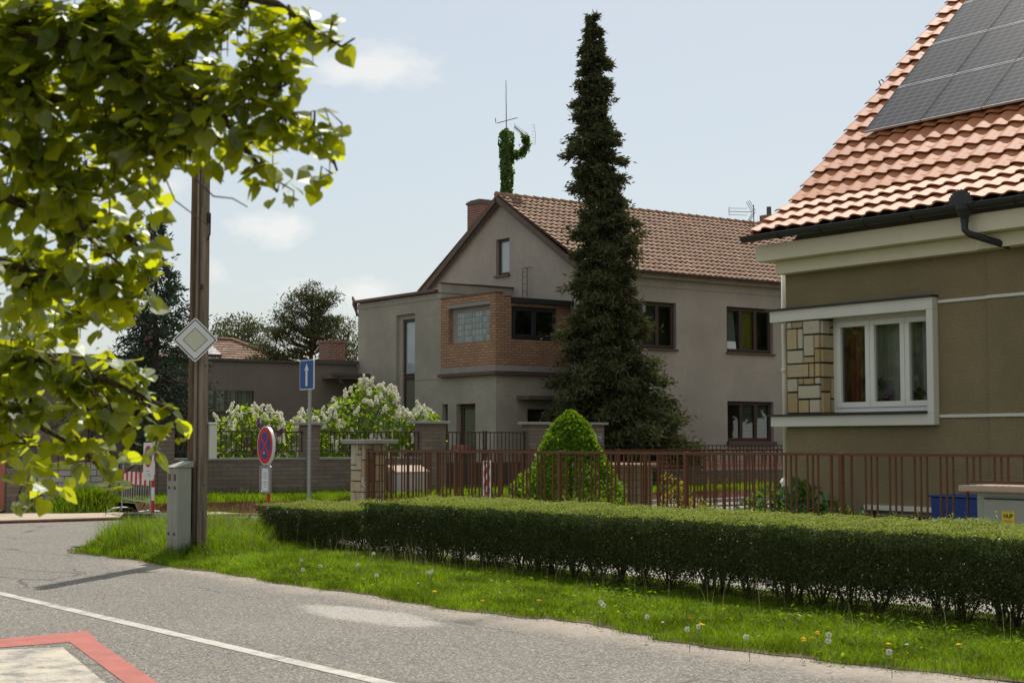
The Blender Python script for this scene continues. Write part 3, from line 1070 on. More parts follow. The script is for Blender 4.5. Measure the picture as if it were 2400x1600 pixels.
# door canopy, door, ladder, chimneys, rain gear
dc = MB()
dc.box(-38.4, 28.15, 2.87, -37.75, 30.15, 3.0)
dc.build('door_canopy', MAT['verge_board'], h2, bevel=.01)
dd = MB()
dd.box(-38.74, 28.58, .4, -38.68, 29.49, 2.6)
dd.build('door', MAT['dark_wood'], h2)
ld = MB()
for x in (-40.60, -40.36):
    ld.tube([(x, 30.02, 6.25), (x, 30.02, 7.08), (x + .03, 30.0, 7.17), (x + .10, 30.04, 7.19), (x + .16, 30.12, 7.16)], .013, 6)
for z in (6.42, 6.66, 6.90, 7.05):
    ld.tube([(-40.60, 30.02, z), (-40.36, 30.02, z)], .010, 6)
ld.build('ladder', MAT['lead'], h2)
ch = MB()
cx0, cy0 = -44.8, 31.35
ch.box(cx0 - .36, cy0 - .36, 7.6, cx0 + .36, cy0 + .36, 9.98)
chim = ch.build('chimney', MAT['chim_brick'], h2)
cc = MB()
cc.box(cx0 - .40, cy0 - .40, 9.86, cx0 + .40, cy0 + .40, 9.94)
cc.box(cx0 - .30, cy0 - .30, 9.98, cx0 + .30, cy0 + .30, 10.02)
cc.tube([(cx0 - .12, cy0, 10.0), (cx0 - .12, cy0, 10.08)], .1, 10)
cc.build('chimney_cap', MAT['lead'], chim)
ch = MB()
ch.box(-42.75, 42.75, 9.0, -42.15, 43.35, 10.0)
ch.box(-42.70, 42.80, 10.0, -42.20, 43.30, 10.22)
chim2 = ch.build('chimney', MAT['chim_brick'], h2)
cc = MB()
cc.tube([(-42.45, 43.05, 10.2), (-42.45, 43.05, 10.55)], .09, 10)
cc.build('flue_pipe', MAT['lead'], chim2)
rh = MB()                                                        # rain hopper on the wing's left end
rh.tube([(WX0 - .13, WY - .05, 6.40), (WX0 - .15, WY - .05, 6.30), (WX0 - .05, WY - .04, 6.05), (WX0 + .0, WY - .04, 5.9)], [.10, .09, .045, .045], 8)
rh.tube([(WX0 - .15, WY - .05, 6.38), (WX0 - .26, WY - .05, 6.50), (WX0 - .30, WY - .05, 6.58)], [.05, .05, .03], 8)
rh.build('rain_hopper', MAT['brown_metal'], h2)
# TV aerial near the second chimney (stands on the roof)
ae = thing('tv_aerial', 'grid type television aerial on a short mast beside the small chimney on the ridge', 'aerial', (-41.96, 41.75, 9.7))
am = MB()
am.tube([(-41.96, 41.75, 9.6), (-41.96, 41.75, 10.45)], .018, 6)
am.build('mast', MAT['lead'], ae)
am = MB()
ax = Vector((-.42, -.9, 0)).normalized()          # boom direction
sd = Vector((.9, -.42, 0)).normalized()
c0 = Vector((-41.96, 41.75, 10.18))
am.tube([c0, c0 + ax * .95], .014, 5)
for z in (-.13, .13):
    am.tube([c0 + ax * .25 + Vector((0, 0, z)), c0 + ax * .95 + Vector((0, 0, z * .9))], .010, 5)
am.tube([c0 + ax * .95 + Vector((0, 0, -.16)), c0 + ax * .97, c0 + ax * .95 + Vector((0, 0, .16))], .012, 5)
for s_ in (-1, 1):
    for k in (-.32, 0, .32):
        am.tube([c0 + sd * k * .6 + Vector((0, 0, .02 * s_)), c0 + sd * k * .6 + ax * .22 + Vector((0, 0, .40 * s_))], .010, 5)
    for q in np.linspace(.1, 1, 6):
        am.tube([c0 + sd * -.2 + ax * .22 * q + Vector((0, 0, .4 * q * s_)), c0 + sd * .2 + ax * .22 * q + Vector((0, 0, .4 * q * s_))], .004, 4)
am.build('aerial_grid', MAT['lead'], ae)

# ================================================================== HOUSE ON THE RIGHT
MAT['olive'] = m_plaster('olive_pebble_render', (.245, .196, .112), 40, .9, .32, .38, speck=.0)
MAT['cream'] = m_simple('cream_painted_trim', (.62, .58, .43), .75, 0, .10, 2.0, .2, 40)
MAT['white_trim'] = m_simple('white_painted_trim', (.62, .61, .54), .75, 0, .08, 2.0, .2, 40)
MAT['gutter_dark'] = m_simple('dark_green_grey_metal', (.035, .036, .034), .45, .3, .25, 3, .05)
MAT['stone'] = m_tile('sandstone_facing', (.40, .29, .15), .22, .85, .15, (.47, .43, .33))
MAT['joint'] = m_simple('dark_joint', (.05, .042, .035), .95)
rhs = thing('olive_house', 'olive rendered house with orange tiled roof and a white framed corner window', 'house', (-17.6, 18.2, 0))
GW = 18.2
ow = MB()
WXL, WXR, WZ0, WZ1 = -16.78, -14.62, 2.0, 3.50
wall(ow, 'y', GW, -17.6, -13.72, 0, 4.3, [(-17.52, WXR, 2.0, 3.5, .30), (-15.9, -14.4, .0, .58, .2)])
wall(ow, 'y', GW - .05, -13.72, -6.0, 0, 4.3)
ow.face([(-13.72, GW, 0), (-13.72, GW - .05, 0), (-13.72, GW - .05, 4.3), (-13.72, GW, 4.3)])
for q in ([(-17.6, GW, 0), (-17.6, GW, 4.6), (-17.6, 30, 4.6), (-17.6, 30, 0)], [(-6, GW, 0), (-6, 30, 0), (-6, 30, 4.6), (-6, GW, 4.6)], [(-17.6, 30, 0), (-17.6, 30, 4.6), (-6, 30, 4.6), (-6, 30, 0)]):
    ow.face(q)
ow.face([(-17.6, 18.2, 4.6), (-17.6, 24.1, 10.4), (-17.6, 30, 4.6)])
ow.build('wall', MAT['olive'], rhs)
# room behind the window
rm_ = MB()
rm_.box(-17.3, 19.9, 1.4, -13.5, 19.95, 4.2)
rm_.box(-17.3, 18.52, 1.4, -17.25, 19.9, 4.2)
rm_.box(-13.55, 18.52, 1.4, -13.5, 19.9, 4.2)
rm_.box(-17.3, 18.5, 4.0, -13.5, 19.95, 4.05)
rm_.box(-17.3, 18.5, 1.9, -13.5, 19.95, 1.95)
rm_.build('room', MAT['room'], rhs)
cn = MB()                                                          # two-step cornice
cn.box(-17.85, 17.78, 4.42, -13.72, 18.24, 4.68)
cn.box(-17.62, 18.0, 4.22, -13.72, 18.22, 4.418)
cn.box(-13.72, 17.70, 4.42, -6.0, 18.24, 4.68)
cn.box(-13.72, 17.92, 4.22, -6.0, 18.22, 4.418)
cn.build('cornice', MAT['cream'], rhs, bevel=.012)
sc_ = MB()
for z in (3.58, 1.945):
    sc_.box(-14.6, GW - .025, z - .022, -13.72, GW + .01, z + .022)
    sc_.box(-13.745, GW - .075, z - .022, -6, GW - .04, z + .022)
sc_.build('string_course', MAT['white_trim'], rhs, bevel=.004)
# roof
a1, a2 = R(31.2), R(44.4)
rows = []
s, z = 17.62, 4.83
for i in range(3):
    rows.append(((s, z), (s + .368 * math.cos(a1), z + .368 * math.sin(a1))))
    s, z = rows[-1][1]
SB, ZB = s, z
for i in range(17):
    rows.append(((s, z), (s + .374 * math.cos(a2), z + .374 * math.sin(a2))))
    s, z = rows[-1][1]
ST, ZT = s, z
tiles('roof', rows, -17.82, -6.0, .30, .036, MAT['r_tile'], rhs, axis='y', lip=.058, sharp=.75, jit=.005, seg=9)
us = MB()
us.face([(-17.78, 17.66, 4.80), (-6, 17.66, 4.80), (-6, SB, ZB - .03), (-17.78, SB, ZB - .03)])
us.face([(-17.78, SB, ZB - .03), (-6, SB, ZB - .03), (-6, ST, ZT - .03), (-17.78, ST, ZT - .03)])
us.face([(-17.78, ST, ZT - .03), (-6, ST, ZT - .03), (-6, 30.8, 4.7), (-17.78, 30.8, 4.7)])
us.build('roof_underlay', MAT['joint'], rhs)
vg = MB()
for (p, q) in (((17.64, 4.80), (SB, ZB - .03)), ((SB, ZB - .03), (ST, ZT - .03))):
    vg.prism([(-17.80, p[0], p[1] - .10), (-17.80, q[0], q[1] - .10), (-17.80, q[0], q[1] + .085), (-17.80, p[0], p[1] + .085)], (.05, 0, 0))
vg.build('verge_tiles', MAT['r_tile'], rhs)
rv = MB()
for i in range(30):
    x = -17.8 + i * .4
    rv.tube([(x, ST, ZT + .05), (x + .42, ST, ZT + .03)], [.13, .11], 8)
rv.build('ridge_tile', MAT['r_tile'], rhs)
gt = MB()
gutter(gt, (-17.9, 17.58, 4.80), (-6.0, 17.58, 4.80), .085, 10)
for i in range(14):
    x = -17.1 + i * .86
    gt.tube([(x, 17.58 + .092 * math.cos(t_), 4.80 - .092 * math.sin(t_)) for t_ in np.linspace(0, math.pi, 9)], .012, 4)
gt.build('gutter', MAT['gutter_dark'], rhs)
hp = MB()                                                          # shell shaped leaf guard, funnel and bent pipe
hx, hy = -13.63, 17.57
shell = []
for k in range(29):
    t_ = math.pi * k / 28
    rr = .20 + (.018 if k % 2 else -.006)
    shell.append((hx + 1.0 * rr * math.cos(t_), hy - .10, 4.79 + rr * math.sin(t_)))
hp.prism(shell, (0, .03, 0))
hp.tube([(hx, hy - .01, 4.80), (hx, hy - .01, 4.74), (hx, hy, 4.60), (hx, hy, 4.46), (hx + .04, hy + .04, 4.40), (hx + .30, hy + .36, 4.27), (hx + .38, hy + .46, 4.23)], [.125, .12, .052, .048, .048, .048, .048], 12)
hp.tube([(hx, hy, 4.59), (hx, hy, 4.56)], .058, 12)
hp.build('rain_hopper', MAT['gutter_dark'], rhs)
# white frame around the corner window
fb = MB()
fb.box(-17.84, 18.08, 3.47, -14.62, 18.24, 3.65)
fb.box(-17.84, 18.08, 1.82, -14.62, 18.24, 1.985)
fb.box(-14.735, 18.08, 1.985, -14.62, 18.24, 3.47)
fb.box(-17.84, 18.24, 3.47, -17.6, 20.2, 3.65)
fb.box(-17.84, 18.24, 1.82, -17.6, 20.2, 1.985)
fo = fb.build('window_surround', MAT['white_trim'], rhs, bevel=.008)
fl = MB()
fl.box(-17.90, 18.03, 3.654, -14.60, 18.2, 3.678)
fl.box(-17.90, 18.03, 1.989, -14.74, 18.5, 2.012)
fl.box(-17.90, 18.2, 3.654, -17.55, 20.25, 3.678)
fl.box(-17.90, 18.5, 1.989, -17.55, 20.25, 2.012)
fl.build('flashing', MAT['gutter_dark'], fo)


def stones(mb, axis, c, a0, a1, z0, z1, d, seed=1, gap=.012, cell=.11):
    """irregular rectangular stones on a coarse grid"""
    r = random.Random(seed)
    na, nz = max(1, round((a1 - a0) / cell)), max(1, round((z1 - z0) / cell))
    ca, cz = (a1 - a0) / na, (z1 - z0) / nz
    used = [[False] * nz for _ in range(na)]
    for j in range(nz):
        for i in range(na):
            if used[i][j]:
                continue
            w, h = r.choice([(2, 2), (3, 2), (2, 1), (2, 3), (1, 2), (3, 3), (1, 1), (2, 4), (4, 2)])
            while any(i + x >= na or used[i + x][j] for x in range(w)):
                w -= 1
            h = min(h, nz - j)
            for x in range(w):
                for y in range(h):
                    used[i + x][j + y] = True
            q = [a0 + i * ca + gap, a0 + (i + w) * ca - gap, z0 + j * cz + gap, z0 + (j + h) * cz - gap]
            q = [v + r.uniform(-.004, .004) for v in q]
            abox(mb, axis, c, q[0], q[1], q[2], q[3], -.03, d + r.uniform(-.004, .004))


sb = MB()
stones(sb, 'y', 18.17, -17.5, -16.80, 2.02, 3.46, .07, 3)
stones(sb, 'x', -16.80, 18.13, 18.41, 2.02, 3.46, .03, 8)
so_ = sb.build('stone_pier', MAT['stone'], rhs, bevel=.008)
sb = MB()
sb.box(-17.53, 18.14, 2.0, -16.81, 18.5, 3.5)
sb.build('pier_core', MAT['joint'], so_)
wn_ = MB()
window(rhs, 'y', GW, -16.775, -14.63, 2.03, 3.49, .19, [1, 1, 1], MAT['white_pvc'], MAT['clear_glass'], .07, .085, name='corner_window')
cu = MB()
pts = []
for x in np.arange(-16.76, -14.63, .02):
    pts.append((x, 18.66 + .018 * math.sin(x * 55) + .012 * math.sin(x * 23 + 1)))
for i in range(len(pts) - 1):
    cu.face([(pts[i][0], pts[i][1], 2.0), (pts[i + 1][0], pts[i + 1][1], 2.0), (pts[i + 1][0], pts[i + 1][1], 3.6), (pts[i][0], pts[i][1], 3.6)])
t = NT('net_curtain')
d_ = t.n('ShaderNodeBsdfDiffuse')
d_.inputs['Color'].default_value = (.72, .72, .66, 1)
tr_ = t.n('ShaderNodeBsdfTransparent')
mx = t.n('ShaderNodeMixShader')
mx.inputs[0].default_value = .62
t.l(tr_.outputs[0], mx.inputs[1])
t.l(d_.outputs[0], mx.inputs[2])
MAT['net'] = t.done(mx.outputs[0])
cu.build('net_curtain', MAT['net'], rhs)
MAT['rust_cloth'] = m_simple('rust_curtain', (.30, .11, .06), .9, 0, .3, 8, .2)
for (x0, x1, m) in ((-16.74, -16.38, 0), (-15.2, -14.66, 1)):
    cu = MB()
    pts = [(x, 18.60 + .03 * math.sin(x * 60)) for x in np.arange(x0, x1, .015)]
    for i in range(len(pts) - 1):
        cu.face([(pts[i][0], pts[i][1], 2.05), (pts[i + 1][0], pts[i + 1][1], 2.05), (pts[i + 1][0], pts[i + 1][1], 3.6), (pts[i][0], pts[i][1], 3.6)])
    cu.build('curtain', MAT['blind'] if m else MAT['rust_cloth'], rhs)
# basement window strip
bs = MB()
bs.box(-15.98, 18.12, .58, -14.3, 18.24, .65)
bs.build('basement_sill', MAT['white_trim'], rhs)
window(rhs, 'y', GW, -15.9, -14.4, .02, .575, .12, [1, 1, 1], MAT['white_trim'], MAT['dark_glass'], .04, .04, name='basement_window')
# white downpipe at the left corner, with a pale foot
dp = MB()
dp.tube([(-17.93, 18.50, 1.0), (-17.93, 18.50, 4.3)], .042, 12)
dp.tube([(-17.93, 18.50, 2.70), (-17.93, 18.50, 2.76)], .052, 12)
dp.tube([(-17.93, 18.48, .0), (-17.93, 18.48, .75), (-17.93, 18.48, .92), (-17.93, 18.49, 1.0)], [.13, .125, .10, .05], 14)
dp.build('downpipe', MAT['white_trim'], rhs, smooth=True)
lf = MB()
lf.tube([(-17.62, 19.2, 3.72), (-17.75, 19.2, 3.74), (-18.35, 19.0, 3.70)], [.03, .03, .025], 8)
lf.obox((-18.2, 19.05, 3.72), (1, 0, 0), (0, 1, 0), (0, 0, 1), .18, .06, .03)
lf.build('wall_lamp', MAT['white_trim'], rhs, bevel=.01)

# ------------------------------------------------------------------ solar panels (each lies on the roof: a thing of its own)
t = NT('solar_cells')
geo = t.n('ShaderNodeUVMap')
MAT['panel_frame'] = m_simple('panel_frame', (.50, .50, .50), .4, .6, .05, 2, 0)
b_ = t.n('ShaderNodeTexBrick')
b_.offset = 0
t.l(geo.outputs[0], b_.inputs['Vector'])
for k, v in (('Scale', 1), ('Brick Width', 1 / 6), ('Row Height', 1 / 10), ('Mortar Size', .006), ('Mortar Smooth', 0)):
    b_.inputs[k].default_value = v
b_.inputs['Color1'].default_value = (.034, .036, .044, 1)
b_.inputs['Color2'].default_value = (.042, .044, .054, 1)
b_.inputs['Mortar'].default_value = (.15, .15, .16, 1)
b2_ = t.n('ShaderNodeTexBrick')
b2_.offset = 0
t.l(geo.outputs[0], b2_.inputs['Vector'])
for k, v in (('Scale', 1), ('Brick Width', 1 / 24), ('Row Height', 2), ('Mortar Size', .0012), ('Mortar Smooth', 0)):
    b2_.inputs[k].default_value = v
colr = t.mix(t.math('MULTIPLY', b2_.outputs['Fac'], .5), b_.outputs['Color'], (.16, .16, .165))
MAT['cells'] = t.done(t.pbsdf(colr, .45, 0, None, .10))
up_ = Vector((0, math.cos(a2), math.sin(a2)))
nr_ = Vector((0, -math.sin(a2), math.cos(a2)))
xx = Vector((1, 0, 0))
PW, PH = 1.135, 1.20
names = {0: 'bottom row', 1: 'second row', 2: 'third row', 3: 'topmost row'}
which = ['at its left end', 'second from its left end', 'third from its left end', 'fourth from its left end', 'fifth from its left end']
for rI in range(4):
    for cI in range(4):
        if (rI, cI) in ((0, 3), (1, 3), (2, 3), (3, 3), (3, 2)):
            continue
        p = Vector((-17.13 + cI * 1.153, SB, ZB)) + nr_ * .15 + up_ * (1.54 + rI * 1.222)
        s_ = thing('solar_panel', 'solar panel %s of the %s on the orange roof' % (which[cI].replace('its', 'the'), names[rI]), 'solar panel', p, 'solar panels on the orange tiled roof')
        m_ = MB()
        m_.obox(p + xx * PW / 2 + up_ * PH / 2, xx, up_, nr_, PW / 2 - .02, PH / 2 - .02, .014)
        o = m_.build('cells', MAT['cells'], s_)
        uv = o.data.uv_layers.new(name='UVMap')
        for lp_ in o.data.loops:
            v_ = Vector(o.data.vertices[lp_.vertex_index].co)
            uv.data[lp_.index].uv = (v_.x / PW, v_.dot(up_) / PH)
        m_ = MB()
        for (c_, hx_, hy_) in ((p + xx * PW / 2 + up_ * .012, PW / 2, .006), (p + xx * PW / 2 + up_ * (PH - .012), PW / 2, .006)):
            m_.obox(c_, xx, up_, nr_, hx_, hy_, .018)
        for (c_, hx_, hy_) in ((p + xx * .010 + up_ * PH / 2, .010, PH / 2 - .024), (p + xx * (PW - .010) + up_ * PH / 2, .010, PH / 2 - .024)):
            m_.obox(c_, xx, up_, nr_, hx_, hy_, .020, 1)
        m_.build('panel_frame', [MAT['panel_frame'], MAT['gutter_dark']], s_)
cb = MB()
cb.tube([(-17.75, 20.75, 7.58), (-17.80, 20.72, 7.72), (-17.86, 20.85, 7.78), (-17.84, 21.0, 7.70), (-17.5, 21.1, 7.80), (-17.2, 21.2, 7.95)], .010, 5)
tag(cb.build('roof_cable', MAT['gutter_dark']), 'thin dark cable looping out from under the solar panels at the verge', 'cable')


# ------------------------------------------------------------------ neighbouring buildings on the left
MAT['garage'] = m_plaster('dark_grey_plaster', (.22, .18, .155), 30, .35, .25, .25)
MAT['grey_brick'] = m_brick('grey_brown_block', (.225, .18, .145), (.17, .14, .115), (.10, .085, .075), .40, .10, .007, bump=.5)
MAT['white_block'] = m_brick('white_block', (.50, .48, .45), (.44, .42, .40), (.10, .09, .085), .30, .14, .012)
MAT['terracotta'] = m_simple('terracotta_paint', (.36, .13, .085), .6, 0, .12, 2, .1)
MAT['old_tile'] = m_tile('old_brown_tile', (.27, .150, .100), .25, .8, .3)
MAT['iron'] = m_simple('dark_brown_iron', (.05, .030, .024), .55, .2, .25, 8, .1)
MAT['rust_iron'] = m_simple('rust_brown_fence_paint', (.112, .043, .019), .5, .1, .22, 10, .15)
MAT['galv'] = m_simple('galvanised_steel', (.34, .35, .35), .45, .7, .15, 12, .05)
MAT['sign_white'] = m_simple('sign_white', (.66, .67, .66), .4, 0, .04, 5, 0)
MAT['sign_yellow'] = m_simple('sign_pale_yellow', (.54, .54, .41), .4, 0, .05, 5, 0)
MAT['sign_black'] = m_simple('sign_black', (.015, .015, .017), .4, 0, .05, 5, 0)
MAT['sign_blue'] = m_simple('sign_blue', (.008, .065, .27), .35, 0, .05, 5, 0)
MAT['sign_red'] = m_simple('sign_red', (.50, .022, .028), .35, 0, .06, 5, 0)
MAT['rubber'] = m_simple('black_rubber', (.025, .024, .023), .8, 0, .3, 8, .2)
MAT['pole_wood'] = m_bark('weathered_pole_wood', (.25, .20, .15), (16, 16, .7))
MAT['pole_dark'] = m_bark('dark_pole_wood', (.16, .105, .065), (16, 16, .7))
MAT['cab_grey'] = m_simple('grey_painted_steel', (.27, .28, .235), .6, 0, .12, 3, .1, 30)
MAT['cab_light'] = m_simple('light_grey_steel', (.38, .38, .36), .55, 0, .08, 3, .05)
MAT['paper'] = m_simple('white_paper', (.68, .68, .70), .7, 0, .03, 4, 0)
MAT['ink'] = m_simple('grey_print', (.16, .16, .20), .7, 0, .1, 4, 0)

gar = thing('flat_roofed_garage', 'low dark grey flat roofed building with a long barred window behind the fence', 'garage', (-46.6, 18, .26))
b = MB()
wall(b, 'x', -46.5, 14.0, 27.38, 0, 4.22, [(20.9, 23.5, 2.62, 3.28, .14)])
b.face([(-46.5, 14, 0), (-46.5, 14, 4.22), (-58, 14, 4.22), (-58, 14, 0)])
b.face([(-58, 14, 0), (-58, 14, 4.22), (-58, 27.38, 4.22), (-58, 27.38, 0)])
b.face([(-46.5, 14, 4.2), (-46.5, 27.38, 4.2), (-58, 27.38, 4.2), (-58, 14, 4.2)])
b.box(-46.48, 26.0, 3.72, -45.7, 27.36, 3.80)
b.build('wall', MAT['garage'], gar)
b = MB()
b.box(-46.7, 13.9, 4.224, -46.40, 25.6, 4.28)
b.box(-46.7, 25.6, 4.224, -46.40, 27.37, 4.36)
b.box(-45.75, 25.9, 3.80, -45.62, 27.36, 3.90)
b.tube([(-45.72, 26.2, 3.80), (-45.75, 26.3, 3.6), (-46.1, 26.9, 3.3), (-46.3, 27.0, 3.2), (-46.3, 27.0, .3)], .05, 8)
b.build('roof_edge', MAT['lead'], gar)
b = MB()
for i in range(13):
    y = 20.92 + i * .197
    b.box(-46.62, y + .008, 2.64, -46.58, y + .186, 2.94)
    b.box(-46.62, y + .008, 2.955, -46.58, y + .186, 3.26)
wg = b.build('window', MAT['frost_green'], gar)
b = MB()
for i in range(7):
    b.box(-46.56, 20.95 + i * .40, 2.62, -46.54, 20.99 + i * .40, 3.28)
b.box(-46.5, 20.8, 2.56, -46.44, 23.6, 2.615)
b.build('window_bars', MAT['lead'], wg)
b = MB()
b.box(-51.0, 28.4, 4.2, -50.3, 29.1, 5.25)
b.box(-51.05, 28.35, 5.25, -50.25, 29.15, 5.32)
tag(b.build('chimney', MAT['chim_brick'], None), 'short brick chimney standing behind the flat roofed garage in front of the pine', 'chimney')

hb = thing('hipped_house', 'distant house whose hipped brown tiled roof shows above the garage', 'house', (-64.6, 30.6, .0))
b = MB()
b.box(-68.0, 27.2, 0, -61.2, 34.0, 4.6)
b.build('wall', MAT['garage'], hb)


def hip(name, c, hx, hy, z0, z1, rl, m, parent):
    """hipped roof of courses of tiles, modelled as stepped courses"""
    V, Q = [], []
    n = 14
    for side in range(4):
        for r in range(n):
            f0, f1 = r / n, (r + 1) / n + .012
            for k in range(12):
                u0, u1 = k / 12, (k + 1) / 12 - .004
                pts = []
                for (f, u, dz) in ((f0, u0, .05), (f0, u1, .05), (f1, u1, 0), (f1, u0, 0)):
                    X = hx * (1 - f) + .05 * f
                    Y = hy * (1 - f) + rl * f
                    if side in (0, 2):
                        s_ = 1 if side == 0 else -1
                        p = (c[0] + s_ * X, c[1] + (2 * u - 1) * Y, z0 + (z1 - z0) * f + dz)
                    else:
                        s_ = 1 if side == 1 else -1
                        p = (c[0] + (2 * u - 1) * X, c[1] + s_ * Y, z0 + (z1 - z0) * f + dz)
                    pts.append(p)
                b0 = len(V)
                V += pts
                Q.append((b0, b0 + 1, b0 + 2, b0 + 3))
    return np_mesh(name, np.array(V), np.array(Q), m, parent)


hip('roof', (-64.6, 30.6), 3.8, 3.8, 4.5, 6.15, .9, MAT['old_tile'], hb)
b = MB()
b.tube([(-60.85, 26.85, 4.58), (-64.55, 29.7, 6.22), (-64.55, 31.5, 6.22), (-60.85, 34.35, 4.58)], .09, 6)
b.build('ridge_tile', MAT['old_tile'], hb)
b = MB()
b.obox((-63.0, 29.6, 5.58), (0, 1, 0), Vector((-.9, 0, .4)).normalized(), Vector((.4, 0, .9)).normalized(), .42, .55, .06)
b.build('skylight', MAT['lead'], hb)
b = MB()
b.box(-65.6, 27.6, 4.8, -65.0, 28.2, 6.7)
b.build('chimney', MAT['chim_brick'], hb)

lw_ = thing('rendered_garden_wall', 'low brown rendered wall with a flat coping standing in the yard behind the railings', 'wall', (-41, 18, .26))
b = MB()
b.box(-41.2, 14.5, .1, -41.0, 20.3, 2.0)
b.build('wall', MAT['garage'], lw_)
b = MB()
b.box(-41.26, 14.45, 2.0, -40.92, 20.35, 2.06)
b.build('coping', MAT['brown_metal'], lw_)

# ------------------------------------------------------------------ brick fence across the side street
FX = -34.3
bf = thing('block_fence', 'grey block wall with capped pillars and dark iron railings around the gabled house', 'fence', (FX, 14, .26))


def pillar(y0, y1, zt, cap_over=.09, m='grey_brick'):
    b = MB()
    b.box(FX - .36, y0, .1, FX + .03, y1, zt - .07)
    p = b.build('pillar', MAT[m], bf, bevel=.008)
    b = MB()
    b.box(FX - .36 - cap_over, y0 - cap_over, zt - .07, FX + .03 + cap_over, y1 + cap_over, zt)
    b.build('pillar_cap', MAT['concrete'], p, bevel=.012)


def railing(parent, x, y0, y1, z0, z1, step, r=.009, m='iron', name='railing'):
    b = MB()
    b.box(x - .018, y0, z1 - .03, x + .018, y1, z1)
    b.box(x - .012, y0, z0, x + .012, y1, z0 + .022)
    n_ = max(2, int((y1 - y0) / step))
    for i in range(n_ + 1):
        y = y0 + .03 + (y1 - y0 - .06) * i / n_
        b.box(x - r, y - r, z0 + .02, x + r, y + r, z1 - .03)
    return b.build(name, MAT[m], parent)


for (y0, y1, zt) in ((14.9, 15.3, 1.98), (18.74, 19.12, 2.08), (22.14, 22.86, 2.14), (25.6, 26.3, 2.14), (27.75, 28.18, 2.15), (31.3, 31.8, 1.68), (36.5, 37.0, 1.68)):
    pillar(y0, y1, zt)
for (y0, y1, zt) in ((14.0, 14.9, 1.2), (15.3, 18.74, 1.22), (19.12, 22.14, 1.22), (28.18, 31.3, .82), (31.8, 36.5, .82), (37.0, 45, .82)):
    b = MB()
    b.box(FX - .28, y0, .1, FX, y1, zt - .05)
    p = b.build('wall', MAT['grey_brick'], bf)
    b = MB()
    b.box(FX - .31, y0, zt - .05, FX + .03, y1, zt)
    b.build('coping', MAT['concrete'], p)
railing(bf, FX - .14, 15.3, 18.74, 1.36, 1.86, .135)
railing(bf, FX - .14, 19.12, 22.14, 1.36, 1.86, .125)
for (y0, y1) in ((28.18, 31.3), (31.8, 36.5), (37.0, 45)):
    o = railing(bf, FX - .14, y0, y1, .9, 1.52, .16)
    b = MB()
    b.box(FX - .16, y0, .86, FX - .125, y1, .96)
    b.box(FX - .16, y0, 1.0, FX - .125, y1, 1.06)
    b.build('board', MAT['terracotta'], o)
dg = thing('driveway_gate', 'two leaf iron gate with a dark sheet lower half between the fence pillars', 'gate', (FX - .15, 24.2, .26))
for (y0, y1) in ((22.90, 24.20), (24.24, 25.55)):
    o = railing(dg, FX - .15, y0, y1, 1.05, 1.87, .125, .009, name='gate_leaf')
    b = MB()
    b.box(FX - .16, y0 + .01, .32, FX - .14, y1 - .01, 1.045)
    for y in (y0, y1 - .04):
        b.box(FX - .17, y, .3, FX - .13, y + .04, 1.9)
    b.build('sheet_panel', MAT['iron'], o)
wgt = thing('wicket_gate', 'narrow dark gate between two pillars beside the number plate', 'gate', (FX - .15, 27, .26))
railing(wgt, FX - .15, 26.34, 27.72, 1.05, 1.80, .13, name='gate_leaf')
b = MB()
b.box(FX - .16, 26.36, .32, FX - .14, 27.7, 1.05)
b.build('sheet_panel', MAT['iron'], wgt)


def text_mesh(name, txt, size, origin, right, up, m, parent, depth=.003, align='CENTER', sx=1.0, bold=0.0):
    cu_ = bpy.data.curves.new(name + '_curve', 'FONT')
    cu_.body = txt
    cu_.size = size
    cu_.align_x = align
    cu_.align_y = 'CENTER'
    cu_.extrude = depth
    cu_.offset = bold
    tmp = bpy.data.objects.new(name + '_tmp', cu_)
    col.objects.link(tmp)
    dg_ = bpy.context.evaluated_depsgraph_get()
    me = bpy.data.meshes.new_from_object(tmp.evaluated_get(dg_))
    bpy.data.objects.remove(tmp)
    bpy.data.curves.remove(cu_)
    r_, u_ = Vector(right).normalized(), Vector(up).normalized()
    n_ = r_.cross(u_)
    M_ = Matrix((( *(r_ * sx), 0), (*u_, 0), (*n_, 0), (0, 0, 0, 1))).transposed()
    M_ = Matrix(((r_.x * sx, u_.x, n_.x, origin[0]), (r_.y * sx, u_.y, n_.y, origin[1]), (r_.z * sx, u_.z, n_.z, origin[2]), (0, 0, 0, 1)))
    me.transform(M_)
    return link_mesh(name, me, m, parent)


np_ = thing('house_number_plate', 'dark number plate reading 873 on the gate pillar', 'number plate', (FX + .04, 27.93, 1.73))
b = MB()
b.box(FX + .032, 27.82, 1.62, FX + .048, 28.06, 1.82)
b.build('plate', MAT['sign_black'], np_, bevel=.003)
b = MB()
for (y0, y1, z0, z1) in ((27.82, 28.06, 1.62, 1.628), (27.82, 28.06, 1.812, 1.82), (27.82, 27.828, 1.628, 1.812), (28.052, 28.06, 1.628, 1.812)):
    b.box(FX + .048, y0, z0, FX + .051, y1, z1)
b.build('rim', MAT['sign_white'], np_)
text_mesh('digits', '873', .15, (FX + .051, 27.94, 1.715), (0, 1, 0), (0, 0, 1), MAT['sign_white'], np_, sx=.85, bold=.002)
lb_ = thing('bell_panel', 'small bell and letter slot panel under the number plate', 'bell panel', (FX + .03, 27.9, 1.4))
b = MB()
b.box(FX + .031, 27.78, 1.38, FX + .045, 27.92, 1.50)
b.build('plate', MAT['galv'], lb_)
b = MB()
b.box(FX + .031, 27.96, 1.39, FX + .055, 28.10, 1.49)
b.build('bell_box', MAT['dark_wood'], lb_)
fbx = thing('flower_box', 'terracotta flower box with small plants below the wing window behind the gate', 'flower box', (-39.9, 27.1, 1.3))
b = MB()
